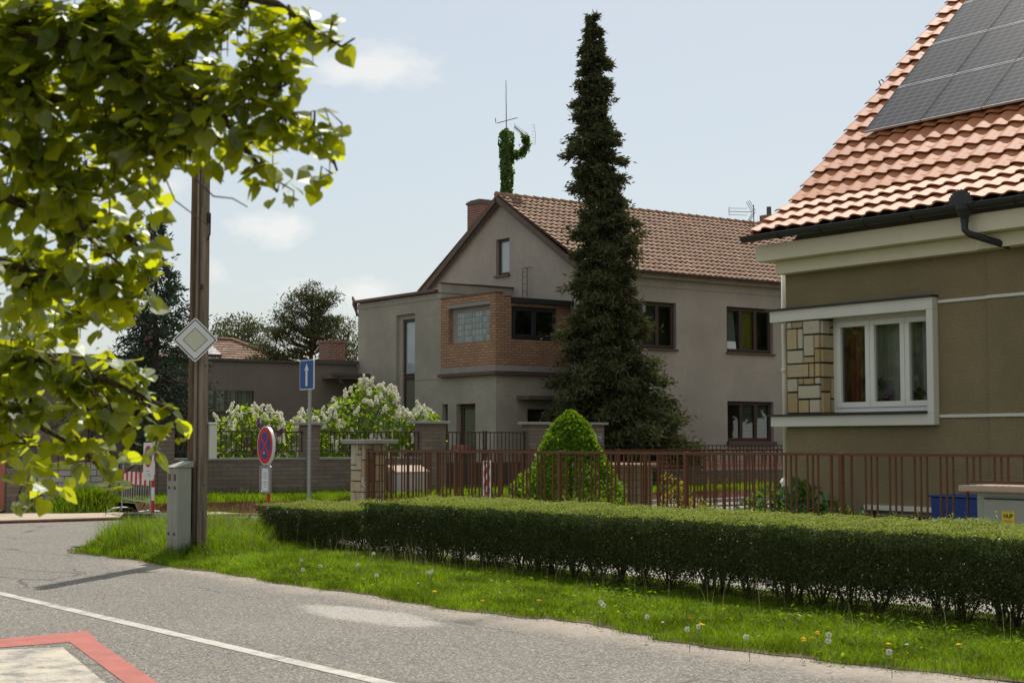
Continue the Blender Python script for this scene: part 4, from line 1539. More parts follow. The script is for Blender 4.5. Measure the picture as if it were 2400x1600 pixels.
b.box(-40.3, 27.05, 1.30, -39.6, 27.3, 1.52)
b.build('box', MAT['terracotta'], fbx, bevel=.02)

# white block wall, pillar and gate farther left
wb = thing('white_block_wall', 'low wall of white blocks with dark joints half hidden by the leaves', 'wall', (FX, 13, .1))
b = MB()
b.box(FX - .25, 12.0, 0, FX, 13.95, 1.13)
b.build('wall', MAT['white_block'], wb)
tp = thing('gate_pillar', 'dark block pillar between the terracotta gate and the white block wall', 'pillar', (FX, 11.7, .1))
b = MB()
b.box(FX - .3, 11.42, 0, FX + .02, 11.96, 1.0)
b.build('pillar', MAT['grey_brick'], tp)
tg = thing('terracotta_gate', 'terracotta painted sheet metal gate at the left edge', 'gate', (FX, 10.5, .1))
for (y0, y1) in ((7.6, 9.4), (9.44, 11.38)):
    b = MB()
    b.box(FX - .08, y0, .12, FX - .04, y1, 1.74)
    for k in range(5):
        yy = y0 + .05 + k * (y1 - y0 - .1) / 4
        b.box(FX - .04, yy - .02, .12, FX - .025, yy + .02, 1.74)
    b.build('gate_leaf', MAT['terracotta'], tg)

# ------------------------------------------------------------------ fence around the olive house
ff = thing('front_garden_fence', 'rust brown steel bar fence along the front of the olive house behind the hedge', 'fence', (-16, 13.6, .04))
FY = 13.6
posts = [-22.72, -20.12, -17.52, -14.915, -12.315, -9.715, -7.1]
CABX0 = -10.53
for i, x in enumerate(posts):
    b = MB()
    b.box(x - .026, FY - .026, .04, x + .026, FY + .026, 1.452)
    b.build('post', MAT['rust_iron'], ff, bevel=.004)
    if i == len(posts) - 1:
        break
    x1 = posts[i + 1]
    b = MB()
    b.box(x + .027, FY - .02, 1.414, x1 - .027, FY + .02, 1.449)
    xs = [x + .15, x1 - .15] + [x + .44 + .345 * k + d for k in range(6) for d in (-.083, 0, .083)]
    for q in xs:
        z0 = .16
        if q > CABX0 + .02:
            z0 = 1.17
        w_ = .009 if q not in xs[:2] else .012
        b.box(q - w_, FY - w_, z0, q + w_, FY + w_, 1.414)
    if x1 < CABX0:
        b.box(x + .045, FY - .014, .13, x1 - .045, FY + .014, .16)
    else:
        b.box(max(x + .045, CABX0), FY - .014, 1.15, x1 - .045, FY + .014, 1.175)
        if x < CABX0:
            b.box(x + .045, FY - .014, .13, CABX0, FY + .014, .16)
    b.build('bar_panel', MAT['rust_iron'], ff)
rf_ = thing('side_garden_fence', 'second rust brown bar fence running back along the side street', 'fence', (-22.75, 18, .04))
yp = [13.72, 16.35, 19.05, 21.75, 23.5]
for i, y in enumerate(yp):
    b = MB()
    b.box(-22.776, y - .026, .04, -22.724, y + .026, 1.452)
    b.build('post', MAT['rust_iron'], rf_, bevel=.004)
    if i == len(yp) - 1:
        break
    y1 = yp[i + 1]
    b = MB()
    b.box(-22.77, y + .027, 1.414, -22.73, y1 - .027, 1.449)
    b.box(-22.765, y + .027, .33, -22.735, y1 - .027, .36)
    q = y + .2
    k = 0
    while q < y1 - .1:
        for d in (-.083, 0, .083):
            b.box(-22.759, q + .15 + d - .009, .36, -22.741, q + .15 + d + .009, 1.414)
        q += .345
    b.build('bar_panel', MAT['rust_iron'], rf_)
kb = MB()
kb.box(-22.9, 13.75, .0, -22.6, 24, .20)
tag(kb.build('fence_plinth', MAT['kerb'], None, bevel=.02), 'low pale stone plinth under the side street fence', 'plinth')
spl = thing('stone_pillar', 'pale sandstone corner pillar with a dark slab cap at the end of the front fence', 'pillar', (-23.0, 13.7, .04))
PX0, PX1, PY0, PY1 = -23.22, -22.78, 13.55, 13.99
b = MB()
b.box(PX0 + .03, PY0 + .03, .03, PX1 - .03, PY1 - .03, 1.55)
core = b.build('core', MAT['joint'], spl)
b = MB()
stones(b, 'y', PY0 + .03, PX0 + .004, PX1 - .004, .04, 1.55, .03, 21, .008, .088)
stones(b, 'x', PX1 - .03, PY0 + .004, PY1 - .004, .04, 1.55, .03, 12, .008, .088)
MAT['pillar_stone'] = m_tile('pale_sandstone', (.40, .31, .20), .18, .9, .22, (.46, .42, .33))
b.build('stone_facing', MAT['pillar_stone'], core, bevel=.006)
b = MB()
b.box(PX0 - .14, PY0 - .10, 1.552, PX1 + .16, PY1 + .14, 1.625)
b.build('cap', MAT['concrete'], spl, bevel=.012)

# gas cabinet with its printed label
gc = thing('gas_cabinet', 'grey green meter cabinet with yellow label and brown slab top at the right edge', 'cabinet', (-9.9, 13.6, .04))
b = MB()
b.box(-10.40, 13.52, .03, -8.9, 13.86, 1.06)
b.build('case', MAT['cab_grey'], gc, bevel=.006)
b = MB()
b.box(-10.30, 13.495, .2, -9.0, 13.519, .985)
b.build('door', MAT['cab_grey'], gc, bevel=.006)
b = MB()
b.box(-10.30, 13.505, .986, -9.0, 13.519, 1.0)
b.build('seal', MAT['sign_black'], gc)
b = MB()
b.box(-10.56, 13.42, 1.062, -8.7, 13.94, 1.125)
MAT['slab'] = m_simple('brown_concrete_slab', (.40, .305, .235), .9, 0, .15, 5, .3, 50)
b.build('slab_top', MAT['slab'], gc, bevel=.012)
b = MB()
b.box(-10.075, 13.491, .745, -9.925, 13.4945, .875)
MAT['label_yellow'] = m_simple('label_yellow', (.62, .46, .02), .5, 0, .05, 5, 0)
lab = b.build('label_plate', MAT['label_yellow'], gc)
text_mesh('lettering', 'HUP', .058, (-10.0, 13.4905, .822), (1, 0, 0), (0, 0, 1), MAT['sign_black'], lab, .0008, bold=.0018)
b = MB()
for i, (w_, z) in enumerate(((.055, .866), (.05, .783), (.052, .772), (.045, .761))):
    b.box(-10.0 - w_, 13.4897, z - .002, -10.0 + w_, 13.4909, z + .002)
b.build('small_print', MAT['ink'], lab)

# pale tiled enclosure, rubbish container, cabinets
en = thing('tiled_enclosure', 'pale block clad meter enclosure with a light slab top beside the clipped conifer', 'enclosure', (-23.3, 19.4, .02))
MAT['pale_block'] = m_brick('pale_block', (.42, .355, .27), (.37, .31, .24), (.15, .125, .10), .22, .145, .008)
b = MB()
b.box(-23.75, 18.75, .0, -23.05, 20.15, 1.12)
b.build('body', MAT['pale_block'], en)
b = MB()
b.box(-23.83, 18.66, 1.12, -22.97, 20.25, 1.175)
b.build('slab_top', MAT['slab'], en, bevel=.012)
bn = thing('blue_container', 'blue plastic container standing against the olive house wall', 'container', (-13.4, 17.3, .04))
MAT['blue_plastic'] = m_simple('blue_plastic', (.012, .045, .20), .5, 0, .12, 4, .05)
b = MB()
v0 = [(-13.84, 17.0), (-13.08, 17.0), (-13.08, 17.6), (-13.84, 17.6)]
vs = [(x * 1 + (.04 if x < -13.5 else -.04), y + (.03 if y < 17.3 else -.03), .04) for x, y in v0] + [(x, y, .84) for x, y in v0]
b.add(vs, [(3, 2, 1, 0), (4, 5, 6, 7), (0, 1, 5, 4), (1, 2, 6, 5), (2, 3, 7, 6), (3, 0, 4, 7)])
b.build('tub', MAT['blue_plastic'], bn, bevel=.02)
b = MB()
b.box(-13.86, 16.98, .842, -13.06, 17.62, .875)
b.build('lid', MAT['blue_plastic'], bn, bevel=.015)
wc = thing('white_cabinet', 'light grey utility cabinet with sloping lid in front of the block fence', 'cabinet', (-33.4, 21.2, .27))
b = MB()
b.box(-33.65, 20.75, .2, -33.25, 21.65, .86)
b.build('case', MAT['cab_light'], wc, bevel=.01)
b = MB()
b.prism([(-33.22, 20.70, .862), (-33.70, 20.70, 1.02), (-33.70, 20.70, .862)], (0, 1.0, 0))
b.build('lid', MAT['slab'], wc)
b = MB()
b.box(-33.249, 21.19, .22, -33.244, 21.20, .84)
b.build('door_seam', MAT['ink'], wc)

# ------------------------------------------------------------------ wooden pole pair with cabinet, sign and cable box
PLX, PLY = -19.71, 9.12
pole = thing('wooden_utility_pole', 'pair of weathered wooden utility poles bound together at the corner of the verge', 'utility pole', (PLX, PLY, 0))


def rough_pole(x, y, r0, r1, h, lean, seed):
    V, Q = [], []
    nz, na = 46, 14
    for i in range(nz):
        z = -.1 + (h + .1) * i / (nz - 1)
        r = r0 + (r1 - r0) * z / h
        for k in range(na):
            t = 2 * math.pi * k / na
            rr = r * (1 + .035 * math.sin(3 * t + seed) + .02 * math.sin(7 * t + z * .4 + seed) + .012 * math.sin(z * 3 + seed * 2 + t))
            V.append((x + lean[0] * z + rr * math.cos(t), y + lean[1] * z + rr * math.sin(t), z))
    for i in range(nz - 1):
        for k in range(na):
            Q.append((i * na + k, i * na + (k + 1) % na, (i + 1) * na + (k + 1) % na, (i + 1) * na + k))
    top = len(V)
    V.append((x + lean[0] * h, y + lean[1] * h, h + .01))
    b0 = (nz - 1) * na
    for k in range(0, na, 2):
        Q.append((b0 + k, b0 + (k + 1) % na, b0 + (k + 2) % na, top))
    return np.array(V), np.array(Q)


V, Q = rough_pole(PLX + .03, PLY + .04, .098, .080, 6.7, (.0, .0), 1)
np_mesh('pole', V, Q, MAT['pole_wood'], pole)
V, Q = rough_pole(PLX - .15, PLY + .02, .090, .078, 6.5, (.003, 0), 5)
np_mesh('pole', V, Q, MAT['pole_dark'], pole)
b = MB()
for z in (1.0, 2.6, 4.6, 6.0):
    b.tube([(PLX - .27, PLY + .02, z), (PLX + .13, PLY + .05, z)], .012, 6)
b.tube([(PLX + .115, PLY + .06, 4.62), (PLX + .14, PLY + .07, 4.68), (PLX + .155, PLY + .08, 4.60), (PLX + .15, PLY + .08, 4.38), (PLX + .12, PLY + .06, 4.30)], .010, 6)
b.obox((PLX + .13, PLY + .07, 4.60), (1, 0, 0), (0, 1, 0), (0, 0, 1), .016, .024, .07)
b.obox((PLX + .115, PLY - .03, 3.66), (1, 0, 0), (0, 1, 0), (0, 0, 1), .022, .026, .03)
b.build('fittings', MAT['iron'], pole)
b = MB()
b.tube([(PLX + .10, PLY - .045, .1), (PLX + .095, PLY - .045, 6.4)], .010, 6)
b.build('cable', MAT['iron'], pole)
CX_, CY_ = PLX - .02, PLY - .20
cbx = thing('roadside_cabinet', 'narrow two door grey cabinet leaning on the wooden pole in the tall grass', 'cabinet', (CX_, CY_, .02))
for (x0, x1) in ((CX_ - .17, CX_ - .004), (CX_ + .002, CX_ + .165)):
    b = MB()
    b.box(x0, CY_ - .14, .02, x1, CY_ + .06, 1.24)
    o = b.build('case', MAT['cab_grey'], cbx, bevel=.008)
    xm = (x0 + x1) / 2
    b = MB()
    b.box(xm - .032, CY_ - .147, 1.06, xm + .032, CY_ - .1405, 1.15)
    b.build('door_plate', MAT['brown_metal'], o)
    for z in (.36, .97):
        b = MB()
        b.tube([(xm, CY_ - .139, z), (xm, CY_ - .153, z)], .02, 10)
        b.build('lock', MAT['brown_metal'], o)
b = MB()
b.prism([(CX_ - .19, CY_ - .17, 1.242), (CX_ - .19, CY_ + .08, 1.242), (CX_ - .19, CY_ + .08, 1.32)], (.375, 0, 0))
b.build('lid', MAT['cab_grey'], cbx)
KX, KY = PLX + .10, PLY + .17
kbx = thing('cable_box', 'slim white plastic cable box fixed to the far side of the wooden pole', 'cable box', (KX, KY, 1.3))
b = MB()
b.box(KX - .05, KY - .05, 1.345, KX + .04, KY + .06, 1.81)
b.build('case', MAT['white_trim'], kbx, bevel=.012)
b = MB()
b.prism([(KX - .062, KY - .062, 1.812), (KX + .052, KY - .062, 1.812), (KX + .052, KY + .072, 1.812), (KX - .062, KY + .072, 1.812)], (0, 0, .025))
b.build('cap', MAT['white_trim'], kbx, bevel=.008)


def rrect(hw, hh, r, n=5):
    out = []
    for (cx_, cy_, a0_) in ((hw - r, hh - r, 0), (-hw + r, hh - r, 90), (-hw + r, -hh + r, 180), (hw - r, -hh + r, 270)):
        for k in range(n + 1):
            a = R(a0_ + 90 * k / n)
            out.append((cx_ + r * math.cos(a), cy_ + r * math.sin(a)))
    return out


class Plate:
    """flat sign: layers of shapes on a plane with its own right / up / normal"""

    def __init__(s, c, n):
        s.c = Vector(c)
        s.n = Vector(n).normalized()
        s.r = Vector((0, 0, 1)).cross(s.n).normalized()
        s.u = s.n.cross(s.r)

    def p(s, x, y, d):
        return s.c + s.r * x + s.u * y + s.n * d

    def layer(s, mb, pts, d0, d1, m=0):
        poly = [s.p(x, y, d0) for x, y in pts]
        mb.prism(poly, s.n * (d1 - d0), m)


# priority road sign on the pole
pl_ = Plate((PLX + .16, PLY - .12, 2.94), (.88, -.47, 0))
ps = thing('priority_road_sign', 'diamond shaped priority road sign, white with pale yellow centre, on the wooden pole', 'road sign', (PLX + .16, PLY - .12, 2.94))
rot = lambda pts: [((x - y) * .7071, (x + y) * .7071) for x, y in pts]
b = MB()
pl_.layer(b, rot(rrect(.216, .216, .03)), -.018, 0)
b.build('plate', MAT['sign_white'], ps)
b = MB()
pl_.layer(b, rot(rrect(.198, .198, .02)), .001, .002)
b.build('black_border', MAT['sign_black'], ps)
b = MB()
pl_.layer(b, rot(rrect(.185, .185, .010)), .0025, .0035)
b.build('white_field', MAT['sign_white'], ps)
b = MB()
pl_.layer(b, rot(rrect(.116, .116, .004)), .004, .005)
b.build('inner_border', MAT['sign_black'], ps)
b = MB()
pl_.layer(b, rot(rrect(.109, .109, .003)), .0055, .0065)
b.build('yellow_centre', MAT['sign_yellow'], ps)

# one way sign
OX, OY = -23.2, 12.75
ow_ = thing('one_way_sign', 'blue one way sign with a white upward arrow on a grey steel post', 'road sign', (OX, OY, .03))
b = MB()
b.tube([(OX, OY, 0), (OX, OY, 2.92)], .03, 12)
b.build('post', MAT['galv'], ow_, smooth=False)
pl_ = Plate((OX - .03, OY - .045, 2.70), (-.02, -1, 0))
b = MB()
pl_.layer(b, rrect(.25, .25, .03), -.018, 0)
b.build('plate', MAT['sign_white'], ow_)
b = MB()
pl_.layer(b, rrect(.234, .234, .022), .001, .002)
b.build('blue_field', MAT['sign_blue'], ow_)
b = MB()
pl_.layer(b, [(-.035, -.19), (.035, -.19), (.035, .08), (.082, .065), (0, .19), (-.082, .065), (-.035, .08)], .003, .004)
b.build('arrow', MAT['sign_white'], ow_)


def banded_post(parent, x, y, z0, z1, r, band=.2, start=0):
    b = MB()
    z, k = z0, start
    while z < z1 - 1e-4:
        b.tube([(x, y, z), (x, y, min(z + band, z1))], r, 10, m=k % 2)
        z += band
        k += 1
    return b.build('post', [MAT['sign_red'], MAT['sign_white']], parent)


def rubber_base(parent, x, y, z, ang=0.0, L=.42, W=.20):
    b = MB()
    c_, s_ = math.cos(ang), math.sin(ang)
    T_ = lambda px, py, pz: (x + px * c_ - py * s_, y + px * s_ + py * c_, z + pz)
    prof = [(-L, 0), (-L + .12, .10), (L - .12, .10), (L, 0)]
    vs = [T_(px, -W, pz) for px, pz in prof] + [T_(px, W, pz) for px, pz in prof]
    b.add(vs, [(0, 1, 2, 3), (7, 6, 5, 4), (0, 4, 5, 1), (1, 5, 6, 2), (2, 6, 7, 3), (0, 3, 7, 4)])
    for k in range(4):
        xx_ = -L + .13
        b.obox(T_(-L + .06, -W + .05 + k * .10, .058), (c_ * .77, s_ * .77, .64), (-s_, c_, 0), (-c_ * .64, -s_ * .64, .77), .07, .012, .006, 1)
    return b.build('base_plate', [MAT['rubber'], MAT['cab_light']], parent)


# no stopping sign with a notice on a red and white post
NX, NY = -25.82, 13.28
ns = thing('no_stopping_sign', 'round red and blue no stopping sign above a paper notice on a striped post', 'road sign', (NX, NY, 0))
banded_post(ns, NX + .04, NY + .06, .08, 1.9, .03, .2, 0)
rubber_base(ns, NX - .32, NY + .05, 0, .15, .5, .24)
pl_ = Plate((NX, NY, 1.52), (-.06, -1, 0))
circ = lambda r, n=40: [(r * math.cos(2 * math.pi * k / n), r * math.sin(2 * math.pi * k / n)) for k in range(n)]
b = MB()
pl_.layer(b, circ(.35), -.05, 0)
b.build('plate', MAT['sign_white'], ns)
b = MB()
pl_.layer(b, circ(.332), .001, .002)
b.build('red_ring', MAT['sign_red'], ns)
b = MB()
pl_.layer(b, circ(.238), .003, .004)
b.build('blue_field', MAT['sign_blue'], ns)
b = MB()
for a in (45, -45):
    c_, s_ = math.cos(R(a)), math.sin(R(a))
    pts = [(-.25, -.031), (.25, -.031), (.25, .031), (-.25, .031)]
    pl_.layer(b, [(x * c_ - y * s_, x * s_ + y * c_) for x, y in pts], .005 + (.0006 if a > 0 else 0), .006 + (.0006 if a > 0 else 0))
b.build('red_cross', MAT['sign_red'], ns)
b = MB()
pl_.layer(b, [(-.05, -.15), (.0, -.15), (.0, -.115), (-.05, -.115)], .0072, .0078)
b.build('sticker', MAT['sign_white'], ns)
b = MB()
hw_, hh_, y0_ = .235, .245, -.61
outer, inner = rrect(hw_, hh_, .04), rrect(hw_ - .025, hh_ - .025, .03)
n_ = len(outer)
for k in range(n_):
    k2 = (k + 1) % n_
    q = [outer[k], outer[k2], inner[k2], inner[k]]
    pl_.layer(b, [(x, y + y0_) for x, y in q], -.03, .004)
fr_o = b.build('notice_frame', MAT['galv'], ns)
b = MB()
pl_.layer(b, [(-.205, -.215 + y0_), (.205, -.215 + y0_), (.205, .215 + y0_), (-.205, .215 + y0_)], -.02, -.012)
b.build('backing', MAT['cab_light'], fr_o)
b = MB()
pl_.layer(b, [(-.135, -.21 + y0_), (.125, -.21 + y0_), (.125, .20 + y0_), (-.135, .20 + y0_)], -.011, -.009)
pap = b.build('paper_notice', MAT['paper'], fr_o)
b = MB()
rr_ = random.Random(4)
for (yy, w_, h_) in ((.12, .075, .012), (.075, .085, .012), (.035, .09, .010), (.01, .06, .008), (-.045, .075, .016), (-.09, .07, .011), (-.13, .045, .010)):
    x = -w_
    while x < w_:
        l_ = rr_.uniform(.012, .035)
        pl_.layer(b, [(x, yy - h_ / 2 + y0_), (min(x + l_, w_), yy - h_ / 2 + y0_), (min(x + l_, w_), yy + h_ / 2 + y0_), (x, yy + h_ / 2 + y0_)], -.0085, -.0080)
        x += l_ + .007
b.build('print', MAT['ink'], fr_o)

# second temporary sign and the barrier on the far pavement
SX_, SY_ = -30.05, 12.9
ts = thing('temporary_sign', 'white temporary road sign with a red ring, half hidden by the linden leaves', 'road sign', (SX_, SY_, .0))
banded_post(ts, SX_ + .02, SY_ + .05, .16, 1.75, .032, .26, 0)
rubber_base(ts, SX_ - .20, SY_ + .05, .06, .35, .55, .26)
pl_ = Plate((SX_ - .13, SY_, 1.20), (-.05, -1, 0))
b = MB()
pl_.layer(b, rrect(.27, .38, .03), -.03, 0)
b.build('plate', MAT['sign_white'], ts)
b = MB()
pl_.layer(b, [(x, y + .10) for x, y in circ(.22)], .001, .002)
b.build('red_ring', MAT['sign_red'], ts)
b = MB()
pl_.layer(b, [(x, y + .10) for x, y in circ(.16)], .003, .004)
b.build('blue_field', MAT['sign_blue'], ts)
b = MB()
for a in (45, -45):
    c_, s_ = math.cos(R(a)), math.sin(R(a))
    pts = [(-.18, -.022), (.18, -.022), (.18, .022), (-.18, .022)]
    pl_.layer(b, [(x * c_ - y * s_, x * s_ + y * c_ + .10) for x, y in pts], .005 + (.0006 if a > 0 else 0), .006 + (.0006 if a > 0 else 0))
b.build('red_cross', MAT['sign_red'], ts)
b = MB()
for x in (-.05, .01, .07, .12):
    pl_.layer(b, [(x, -.30), (x + .012, -.30), (x + .012, -.24), (x, -.24)], .001, .002)
pl_.layer(b, [(-.12, -.20), (.1, -.20), (.1, -.19), (-.12, -.19)], .001, .002)
b.build('small_print', MAT['ink'], ts)

br = thing('pavement_barrier', 'steel bar barrier with a red and white striped board closing the far pavement', 'barrier', (-31.8, 13.3, .06))
A_, B_ = Vector((-32.85, 13.45, .06)), Vector((-30.75, 13.2, .06))
tilt = Vector((.06, .0, 0))
b = MB()
Pp = lambda f, z: A_.lerp(B_, f) + Vector((0, 0, z)) + tilt * z
b.tube([Pp(0, .05), Pp(0, 1.06), Pp(.03, 1.10), Pp(.97, 1.10), Pp(1, 1.06), Pp(1, .05)], .019, 8)
b.tube([Pp(0, .30), Pp(1, .30)], .016, 8)
b.tube([Pp(0, .82), Pp(1, .82)], .016, 8)
for i in range(1, 12):
    b.tube([Pp(i / 12, .30), Pp(i / 12, .82)], .008, 6)
for f in (.02, .98):
    c_ = Pp(f, 0)
    b.tube([c_ + Vector((.0, -.36, 0)), c_ + Vector((0, -.22, .10)), c_ + Vector((0, 0, .12)), c_ + Vector((0, .22, .10)), c_ + Vector((0, .36, 0))], .016, 8)
b.build('frame', MAT['galv'], br)
b = MB()
ns_ = 12
for i in range(ns_):
    f0, f1 = .02 + .96 * i / ns_, .02 + .96 * (i + 1) / ns_
    q = [Pp(f0, .64), Pp(f1, .64), Pp(f1, .90), Pp(f0, .90)]
    b.prism([p + Vector((0, -.03, 0)) for p in q], (0, -.012, 0), i % 2)
b.build('striped_board', [MAT['sign_red'], MAT['sign_white']], br)

# beacon board in the street behind the fence
QX, QY = -30.5, 21.5
bc = thing('beacon_board', 'red and white diagonally striped beacon board on a stand seen through the bars', 'beacon', (QX, QY, 0))
pl_ = Plate((QX, QY, .68), (.15, -1, 0))
b = MB()
pl_.layer(b, rrect(.135, .48, .03), -.04, 0)
b.build('board', MAT['sign_white'], bc)
b = MB()
for k in range(-1, 4):
    y0_ = -.50 + k * .29
    pts = [(-.105, y0_), (.105, y0_ + .21), (.105, y0_ + .21 + .145), (-.105, y0_ + .145)]
    pts = [(x, max(-.45, min(.45, y))) for x, y in pts]
    if max(p[1] for p in pts) - min(p[1] for p in pts) > .02:
        pl_.layer(b, pts, .002, .004)
b.build('red_stripes', MAT['sign_red'], bc)
b = MB()
b.tube([(QX, QY + .03, .06), (QX, QY + .03, 1.16), (QX, QY + .03, 1.24)], [.02, .02, .03], 8)
b.build('stand', MAT['cab_light'], bc)
rubber_base(bc, QX, QY + .03, 0)

# ------------------------------------------------------------------ plants on the window sill behind the glass
MAT['orchid'] = m_leaf('orchid_petal', (.42, .10, .38), (.55, .18, .50), (.4, .1, .35), .3)
MAT['pot'] = m_simple('brown_glazed_pot', (.12, .05, .025), .35, 0, .2, 6, .05)
MAT['inner_leaf'] = m_leaf('sill_plant_leaf', (.05, .10, .02), (.16, .10, .02), (.2, .3, .03), .35)


def sill_plant(name, label, x, y, z, h, n, pm, spread, fm):
    t_ = thing(name, label, 'potted plant', (x, y, z))
    b = MB()
    b.tube([(x, y, z), (x, y, z + .10), (x, y, z + .12)], [.045, .06, .062], 12)
    b.build('pot', MAT[pm], t_)
    b = MB()
    for k in range(3):
        dx = (k - 1) * spread * .4
        b.tube([(x, y, z + .1), (x + dx * .5, y, z + h * .6), (x + dx, y, z + h), (x + dx * 1.8, y, z + h * .95)], .004, 5)
    b.build('stem', MAT['inner_leaf'], t_)
    P = np.array([x, y, z + h * .93]) + rng.normal(size=(n, 3)) * np.array([spread, .03, .05])
    v, q = leaf_arrays(P, rand_dirs(n) + np.array([0, -1.2, 0]), rand_dirs(n), rng.uniform(.035, .06, n), HEART)
    np_mesh('blossom', v, q, MAT[fm], t_)


sill_plant('orchid', 'potted orchid with drooping purple blossoms behind the left window pane', -16.10, 18.56, 2.12, .36, 34, 'pot', .09, 'orchid')
sill_plant('orchid', 'second smaller purple orchid low behind the frame of the left pane', -15.90, 18.58, 2.12, .16, 14, 'sign_black', .05, 'orchid')
sill_plant('sill_plant', 'small orange and green leaved pot plant behind the middle window pane', -15.30, 18.56, 2.12, .17, 26, 'pot', .07, 'inner_leaf')


# ------------------------------------------------------------------ foliage materials
MAT['linden'] = m_leaf('linden_leaf', (.020, .052, .005), (.050, .100, .008), (.66, .70, .006), .60, .40, .11, .12)
MAT['twig'] = m_bark('twig_bark', (.10, .075, .055), (20, 20, 20))
MAT['thuja'] = m_leaf('thuja_spray', (.040, .060, .026), (.125, .120, .058), (.11, .12, .03), .24, .7, .0)
MAT['spruce'] = m_leaf('spruce_needles', (.030, .046, .032), (.070, .088, .062), (.05, .07, .03), .15, .7, .0)
MAT['pine'] = m_leaf('pine_needles', (.060, .074, .032), (.135, .130, .065), (.13, .14, .03), .22, .7, .0)
MAT['dwarf'] = m_leaf('dwarf_conifer_needles', (.045, .115, .008), (.11, .21, .012), (.24, .38, .01), .42, .6, .015)
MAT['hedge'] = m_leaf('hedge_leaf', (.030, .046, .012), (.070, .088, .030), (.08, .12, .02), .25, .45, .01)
MAT['hedge_sunlit'] = m_leaf('sunlit_hedge_leaf', (.20, .245, .042), (.36, .38, .095), (.28, .36, .03), .3, .5, .01)  # paler copy of the hedge leaf: sunlit top put into the colour
MAT['lilac_leaf'] = m_leaf('lilac_leaf', (.065, .125, .015), (.12, .20, .025), (.36, .50, .02), .5, .45, .02)
MAT['lilac_white'] = m_leaf('white_lilac_blossom', (.78, .76, .64), (.86, .85, .76), (.8, .78, .62), .4, .8, .0)
MAT['lilac_purple'] = m_leaf('purple_lilac_blossom', (.20, .05, .20), (.34, .12, .32), (.3, .1, .28), .3, .7, .0)
MAT['ivy'] = m_leaf('ivy_leaf', (.035, .085, .012), (.075, .14, .02), (.20, .32, .02), .4, .4, .04)
MAT['laurel'] = m_leaf('laurel_leaf', (.035, .085, .015), (.06, .13, .025), (.22, .36, .02), .3, .16, .10)
MAT['rose'] = m_leaf('rose_leaf', (.06, .09, .02), (.16, .085, .03), (.4, .30, .03), .45, .4, .03)
MAT['grass'] = m_leaf('grass_blade', (.050, .105, .010), (.110, .175, .018), (.27, .41, .010), .48, .5, .0, .03, .55)
MAT['dry_grass'] = m_leaf('grass_stalk', (.17, .17, .07), (.26, .23, .12), (.35, .33, .12), .4, .6, .02)
MAT['trunk'] = m_bark('conifer_bark', (.10, .075, .055))
MAT['pine_bark'] = m_bark('pine_bark', (.15, .085, .05))
MAT['broad'] = m_leaf('broadleaf', (.04, .08, .015), (.08, .13, .025), (.15, .25, .02), .35, .5, .02)

Zv = np.array([0, 0, 1.0])


def conifer(root, h, z_base, profile, nb, droop, leaf, per, crown_mat, trunk_mat, lean=(0, 0), tw=.16, z0=0.0, twist=.35, up=.3, clump=0.0, nmix=1.0, seed_noise=1.0, width=.09, trunk_top=.92, aspect=.55, spread=.22):
    """trunk + crown of branches carrying many small needle sprays; profile(f) = radius at height fraction f"""
    bx, by, bz = root.location
    b = MB()
    pts = [(bx + lean[0] * f * h, by + lean[1] * f * h, bz - .05 + f * h) for f in np.linspace(0, trunk_top, 8)]
    b.tube(pts, [tw * (1 - .93 * f) + .01 for f in np.linspace(0, 1, 8)], 9)
    Ps, Ns, Ts, Sz = [], [], [], []
    for k in range(nb):
        f = z_base + (1 - z_base) * (k + rng.uniform()) / nb
        f = min(f, .995)
        az = k * 2.39996 + rng.normal(0, .3)
        d = np.array([math.cos(az), math.sin(az), 0])
        nz_ = .5 + .5 * math.sin(az * 2 + f * 31) * math.sin(f * 17 + az * 3)
        Rr = profile(f) * (1 + seed_noise * (rng.uniform(-.22, .22) + .25 * (nz_ - .5)))
        base = np.array([bx + lean[0] * f * h, by + lean[1] * f * h, bz + f * h])
        n = max(6, int(per * (.35 + Rr)))
        t = rng.uniform(.0, 1, n) ** .62
        curve = base + d * (Rr * t)[:, None] + Zv * (Rr * (up * t - droop * t * t))[:, None]
        wd = width + spread * Rr * (1 - .6 * t)
        off = rng.normal(size=(n, 3)) * wd[:, None] * np.array([1, 1, .45])
        P = curve + off
        if clump:
            keep = vnoise(P, clump, k % 3) > (.36 + .14 * max(0, f - .25))
            P, t = P[keep], t[keep]
            n = len(P)
            if n == 0:
                continue
        T = d[None] * .9 + rand_dirs(n) * .75 + Zv * (up * .5 - droop * t)[:, None]
        N = Zv * .55 + d[None] * .35 + rand_dirs(n) * nmix
        Ps.append(P)
        Ns.append(N)
        Ts.append(T)
        Sz.append(rng.uniform(.65, 1.25, n) * leaf)
        if Rr > .5 and k % 2 == 0:
            e = base + d * Rr * .8 + np.array([0, 0, Rr * (up * .8 - droop * .64)])
            m_ = base + d * Rr * .45 + np.array([0, 0, Rr * (up * .45 - droop * .2)])
            b.tube([base, m_, e], [.02 + .012 * Rr, .014, .005], 5, cap=False)
    b.build('trunk', trunk_mat, root)
    v, q = leaf_arrays(np.concatenate(Ps), np.concatenate(Ns), np.concatenate(Ts), np.concatenate(Sz), QUAD, aspect)
    np_mesh('crown', v, q, crown_mat, root)


def lerp_prof(tab):
    fs, rs = zip(*tab)
    return lambda f: float(np.interp(f, fs, rs))


